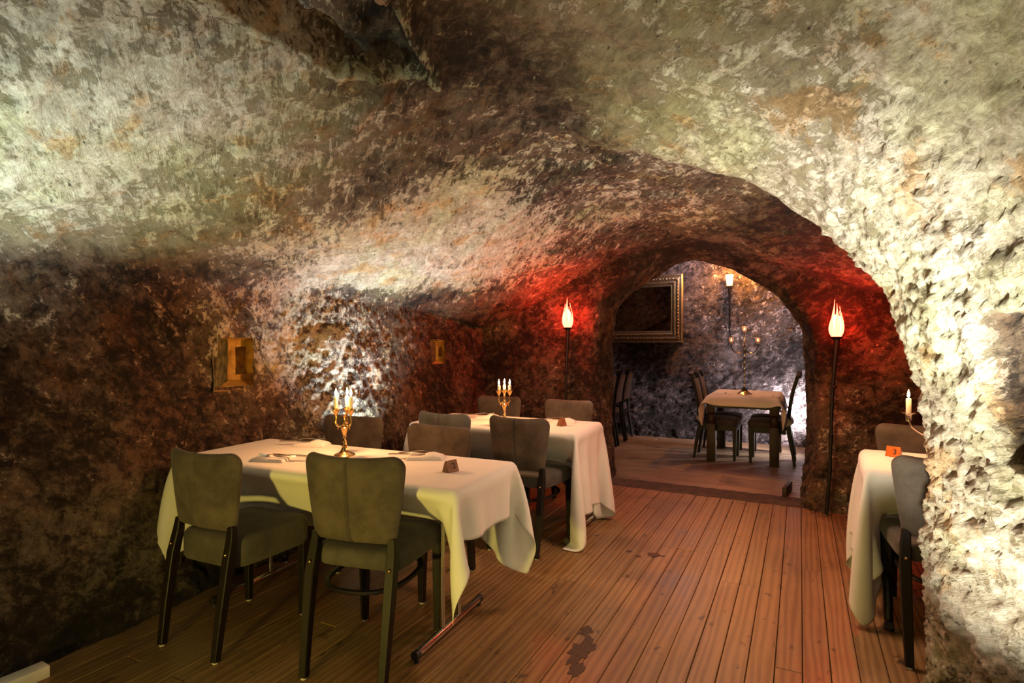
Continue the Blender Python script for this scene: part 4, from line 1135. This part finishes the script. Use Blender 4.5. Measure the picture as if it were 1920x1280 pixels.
def high_chair(x, y, deg, label, group):
    if 'p' in _fc:
        o = copy_tree(_fc['p'])
    else:
        o = _fc['p'] = thing('high_back_chair', 'x', 'chair')
        bm = cushion_mesh(.20, .215, -.20, .22, .405, .475, .03, .02); obj('seat', bm, FARSEAT, o)
        bm = bmesh.new()
        for s in (-1, 1): box(bm, s*.192-.011, s*.192+.011, -.18, .20, .345, .405)
        box(bm, -.19, .19, .185, .207, .345, .405); box(bm, -.19, .19, -.205, -.183, .345, .405); obj('seat_rail', bm, WENGE, o)
        for s in (-1, 1):
            pts = catmull([(s*.185, -.265, 0), (s*.187, -.235, .2), (s*.188, -.20, .44), (s*.188, -.235, .75), (s*.185, -.30, 1.0)], 14)
            bm = bmesh.new(); tube(bm, pts, [.015]*3+[.019]*6+[.016]*5, square=True); obj('leg', bm, WENGE, o)
            bm = bmesh.new(); tube(bm, [(s*.19, .185, 0), (s*.19, .185, .25), (s*.19, .185, .40)], [.015, .019, .022], square=True); obj('leg', bm, WENGE, o)
        # padded back between the posts and a bowed crest rail
        bm = bmesh.new(); rows = []
        for i in range(10):
            f = i/9; z = .56+.37*f; y0 = -.212-.062*f**1.5
            row = []
            for sgn_ in (1, -1):
                for j in range(9):
                    u = (-1+2*j/8)*sgn_; row.append(bm.verts.new((.165*u, y0+sgn_*(.010+.012*(1-u*u)*(1-(2*f-1)**2)), z)))
            rows.append(row)
        K = 18
        for i in range(9):
            for k in range(K): bm.faces.new((rows[i][k], rows[i][(k+1) % K], rows[i+1][(k+1) % K], rows[i+1][k]))
        bm.faces.new(rows[0][::-1]); bm.faces.new(rows[-1]); obj('backrest', bm, FARSEAT, o)
        bm = bmesh.new(); pts = [(-.205+.41*k/16, -.302-.012*math.cos(PI*(k/16-.5)), .985+.028*math.sin(PI*k/16)) for k in range(17)]
        tube(bm, pts, [.020]+[.026]*15+[.020], square=True, flat=.55); obj('crest_rail', bm, WENGE, o)
    o.location = (x, y, 0); o.rotation_euler = (0, 0, math.radians(deg)); o.scale = (.92, 1, 1); return tag(o, label, 'chair', group)
g = 'dark high-backed chairs at the table beyond the arch'
high_chair(-.855, 7.085, -90, 'dark high-backed chair on the left of the far table, nearer one', g)
high_chair(-.855, 7.49, -90, 'dark high-backed chair on the left of the far table, farther one', g)
high_chair(-.315, 7.085, 90, 'dark high-backed chair on the right of the far table, nearer one', g)
high_chair(-.315, 7.49, 90, 'dark high-backed chair on the right of the far table, farther one', g)
g = 'dark high-backed chairs in a row behind the left side of the arch'
for k, (cx, cy) in enumerate(((-2.40, 6.97), (-2.41, 7.42), (-2.43, 7.87))):
    high_chair(cx, cy, 92, 'dark high-backed chair behind the left side of the arch, %s of three' % ('nearest', 'middle', 'farthest')[k], g)
def tall_candelabrum(x, y):
    t = thing('candelabrum', 'tall slender candelabrum with three glass cups on the table beyond the arch', 'candelabrum', (x, y, ZT))
    bm = bmesh.new(); lathe(bm, [(0, 0), (.085, 0), (.086, .006), (.060, .022), (.032, .045), (.018, .075)], 6); obj('base', bm, BRASS, t)
    prof = [(.016, .07)]
    z = .08
    while z < .60: prof += [(.009, z), (.010, z+.03), (.015, z+.042), (.009, z+.055)]; z += .075
    prof += [(.008, .66), (.013, .68), (.007, .70), (.007, .725), (.022, .735), (0, .738)]
    bm = bmesh.new(); lathe(bm, prof, 14); obj('stem', bm, SILVER, t)
    cups = [(0, .738)]
    for s in (-1, 1):
        pts = catmull([(s*.008, .52), (s*.05, .485), (s*.11, .50), (s*.145, .555), (s*.145, .60)], 20)
        bm = bmesh.new(); tube(bm, [(p[0], 0, p[1]) for p in pts], .006, 8)
        lathe(bm, [(0, .590), (.012, .596), (.022, .606), (0, .608)], 14, (s*.145, 0, 0)); obj('arm', bm, SILVER, t); cups.append((s*.145, .608))
    for cx, cz in cups:
        bm = bmesh.new(); lathe(bm, [(0, 0), (.020, 0), (.029, .02), (.026, .045), (.031, .066), (.029, .066), (.024, .045), (.0265, .021), (.018, .004), (0, .004)], 18, (cx, 0, cz)); c = obj('glass_cup', bm, TEAGLASS, t)
        bm = bmesh.new(); lathe(bm, [(0, .0045), (.016, .0045), (.016, .016), (0, .016)], 14, (cx, 0, cz)); obj('tealight', bm, WAX, c)
        f = obj('flame', flame_mesh(.9), FLAME, c); f.location = (cx, 0, cz+.016)
    lamp('candle_glow', 'POINT', (x, y-.03, ZT+.86), 2.0, CANDLE, .03)
tall_candelabrum(-.58, 7.12)
for k, (nx_, ny_, lab) in enumerate(((-.82, 7.12, 'pale place card at the left side of the table beyond the arch'), (-.30, 6.98, 'pale place card at the right side of the table beyond the arch'))):
    bm = bmesh.new(); box(bm, -.10, .10, -.14, .14, 0, .004, .001); o = obj('place_mat', bm, NAPK); o.location = (nx_, ny_, ZT); tag(o, lab, 'place mat')
    bm = bmesh.new(); ribbon(bm, [(-.10, .004), (-.05, .004), (0, .005), (.05, .005), (.09, .004)], [.007, .006, .005, .009, .003], .003)
    o = obj('knife', bm, SILVER); o.location = (nx_+.03, ny_, ZT); o.rotation_euler = (0, 0, PI/2); tag(o, 'small knife on the %s' % lab.replace('pale ', ''), 'knife')
def mirror():
    x0, x1, z0, z1 = -2.85, -1.46, 1.36, 2.34; W_ = .175; yb = 8.13
    t = thing('mirror', 'large gilt-framed mirror on the wall beyond the arch', 'mirror', ((x0+x1)/2, yb, (z0+z1)/2))
    hx, hz = (x1-x0)/2, (z1-z0)/2
    prof = [(0, 0), (0, .035), (.012, .050), (.022, .052), (.030, .040), (.040, .036), (.062, .050), (.080, .048), (.090, .034), (.100, .030), (.118, .034), (.125, .042), (.132, .030), (.150, .020), (.165, .022), (.175, .012), (.175, 0)]
    def mold(bm, p, q, nrm_):
        p, q = Vector(p), Vector(q); A, B = [], []
        for (i, hgt) in prof:
            A.append(bm.verts.new((p.x+nrm_[0]*i+(i if q.x > p.x else 0)*0+(math.copysign(i, q.x-p.x) if abs(q.x-p.x) > .01 else 0), -hgt, p.z+nrm_[1]*i+(math.copysign(i, q.z-p.z) if abs(q.z-p.z) > .01 else 0))))
            B.append(bm.verts.new((q.x+nrm_[0]*i-(math.copysign(i, q.x-p.x) if abs(q.x-p.x) > .01 else 0), -hgt, q.z+nrm_[1]*i-(math.copysign(i, q.z-p.z) if abs(q.z-p.z) > .01 else 0))))
        for k in range(len(prof)-1): bm.faces.new((A[k], B[k], B[k+1], A[k+1]))
        bm.faces.new(A); bm.faces.new(B[::-1])
    for p, q, n_ in (((-hx, 0, -hz), (hx, 0, -hz), (0, 1)), ((-hx, 0, hz), (hx, 0, hz), (0, -1)), ((-hx, 0, -hz), (-hx, 0, hz), (1, 0)), ((hx, 0, -hz), (hx, 0, hz), (-1, 0))):
        bm = bmesh.new(); mold(bm, p, q, n_); f = obj('frame_rail', bm, GOLD, t, True, 30)
        bm = bmesh.new(); L_ = (Vector(q)-Vector(p)).length; d_ = (Vector(q)-Vector(p)).normalized(); nn = int(L_/.045)
        for k in range(1, nn):                                               # carved leaf-and-bead band, inner bead row
            c = Vector(p)+d_*(k*L_/nn)+Vector((n_[0], 0, n_[1]))*.070+Vector((0, -.050, 0))
            if not (abs(c.x) < hx-.05 and abs(c.z) < hz-.05): continue
            r = .016 if k % 2 else .011
            bmesh.ops.create_icosphere(bm, subdivisions=1, radius=r, matrix=Matrix.Translation(c)@Matrix.Diagonal((1.25 if n_[0] == 0 else .8, .7, .8 if n_[0] == 0 else 1.25, 1)))
        m2 = int(L_/.024)
        for k in range(1, m2):
            c = Vector(p)+d_*(k*L_/m2)+Vector((n_[0], 0, n_[1]))*.124+Vector((0, -.042, 0))
            if not (abs(c.x) < hx-.12 and abs(c.z) < hz-.12): continue
            bmesh.ops.create_icosphere(bm, subdivisions=1, radius=.0075, matrix=Matrix.Translation(c))
        o = obj('carving', bm, GOLD, f); o['kind'] = 'stuff'
    bm = bmesh.new(); box(bm, -hx+.16, hx-.16, -.012, -.004, -hz+.16, hz-.16); obj('glass', bm, MIRROR, t, False)
    bm = bmesh.new(); box(bm, -hx+.02, hx-.02, -.003, .10, -hz+.02, hz-.02); obj('backboard', bm, OAKDARK, t, False)
mirror()
def sconce(x, y, z):
    t = thing('wall_sconce', 'amber glass torch sconce on an iron bracket, on the wall beyond the arch', 'sconce', (x, y, z))
    bm = bmesh.new(); lathe(bm, [(.030, .0), (.036, .03), (.046, .12), (.052, .165), (.049, .165), (.042, .12), (.032, .03), (0, .01)], 18); obj('shade', bm, AMBERGLASS, t)
    bm = bmesh.new(); lathe(bm, [(.006, -.16), (.012, -.15), (.020, -.05), (.033, -.005), (.036, .012), (0, .012)], 14); obj('cone_holder', bm, IRON, t)
    bm = bmesh.new(); tube(bm, [(0, 0, -.15), (0, 0, -.40), (.0, .02, -.62)], [.011, .009, .007], 8)
    tube(bm, catmull([(0, 0, -.22), (.05, .03, -.25), (.08, .08, -.22), (.06, .12, -.17)], 14), .007, 8)
    tube(bm, catmull([(0, .0, -.30), (.0, .06, -.33), (0, .14, -.30)], 10), .008, 8); tube(bm, catmull([(0, .0, -.50), (.0, .06, -.53), (0, .14, -.50)], 10), .008, 8)
    for q in range(5): lathe(bm, [(0, -.018), (.014, -.008), (.016, .004), (0, .018)], 8, (.01*math.sin(q*2), 0, -.46-.045*q))
    obj('bracket', bm, IRON, t)
sconce(-.845, 8.08, 2.12)
lamp('sconce_glow', 'POINT', (-.80, 7.94, 2.34), 75, (1.0, 0.33, 0.05), .05)

# ------------------------------------------------------------------ small things by the walls
bm = bmesh.new(); box(bm, -.035, .035, -.24, .24, 0, .05, .006)
o = obj('floodlight_housing', bm, WHITEP); o.location = (-2.755, 0.93, 0.001); o.rotation_euler = (0, 0, math.radians(-2)); tag(o, 'white boxy floor fitting against the foot of the left wall, bottom left corner', 'light fitting')
def floor_spot(x, y, rz, label):
    t = thing('floor_uplight', label, 'uplight', (x, y, 0), rz, 'floor uplights against the rock')
    bm = bmesh.new(); box(bm, -.06, .06, -.05, .05, 0, .012, .003); obj('base_plate', bm, BLACKP, t)
    bm = bmesh.new(); lathe(bm, [(0, .02), (.035, .02), (.045, .035), (.05, .10), (.047, .10), (.044, .09), (0, .085)], 18); obj('housing', bm, BLACKP, t)
    bm = bmesh.new(); tube(bm, [(-.054, 0, .006), (-.056, 0, .06)], .006, 6); tube(bm, [(.054, 0, .006), (.056, 0, .06)], .006, 6); obj('yoke', bm, BLACKP, t)
floor_spot(-2.70, 3.02, 0, 'small black floor uplight behind the nearest table, against the left wall')
bm = bmesh.new(); box(bm, -.018, .018, -.15, .15, 0, .09, .004)
o = obj('wooden_wedge', bm, OAKDARK); o.location = (-.10, 5.62, 0.001); o.rotation_euler = (0, 0, math.radians(-8)); tag(o, 'short wooden block against the foot of the right jamb of the arch', 'block')
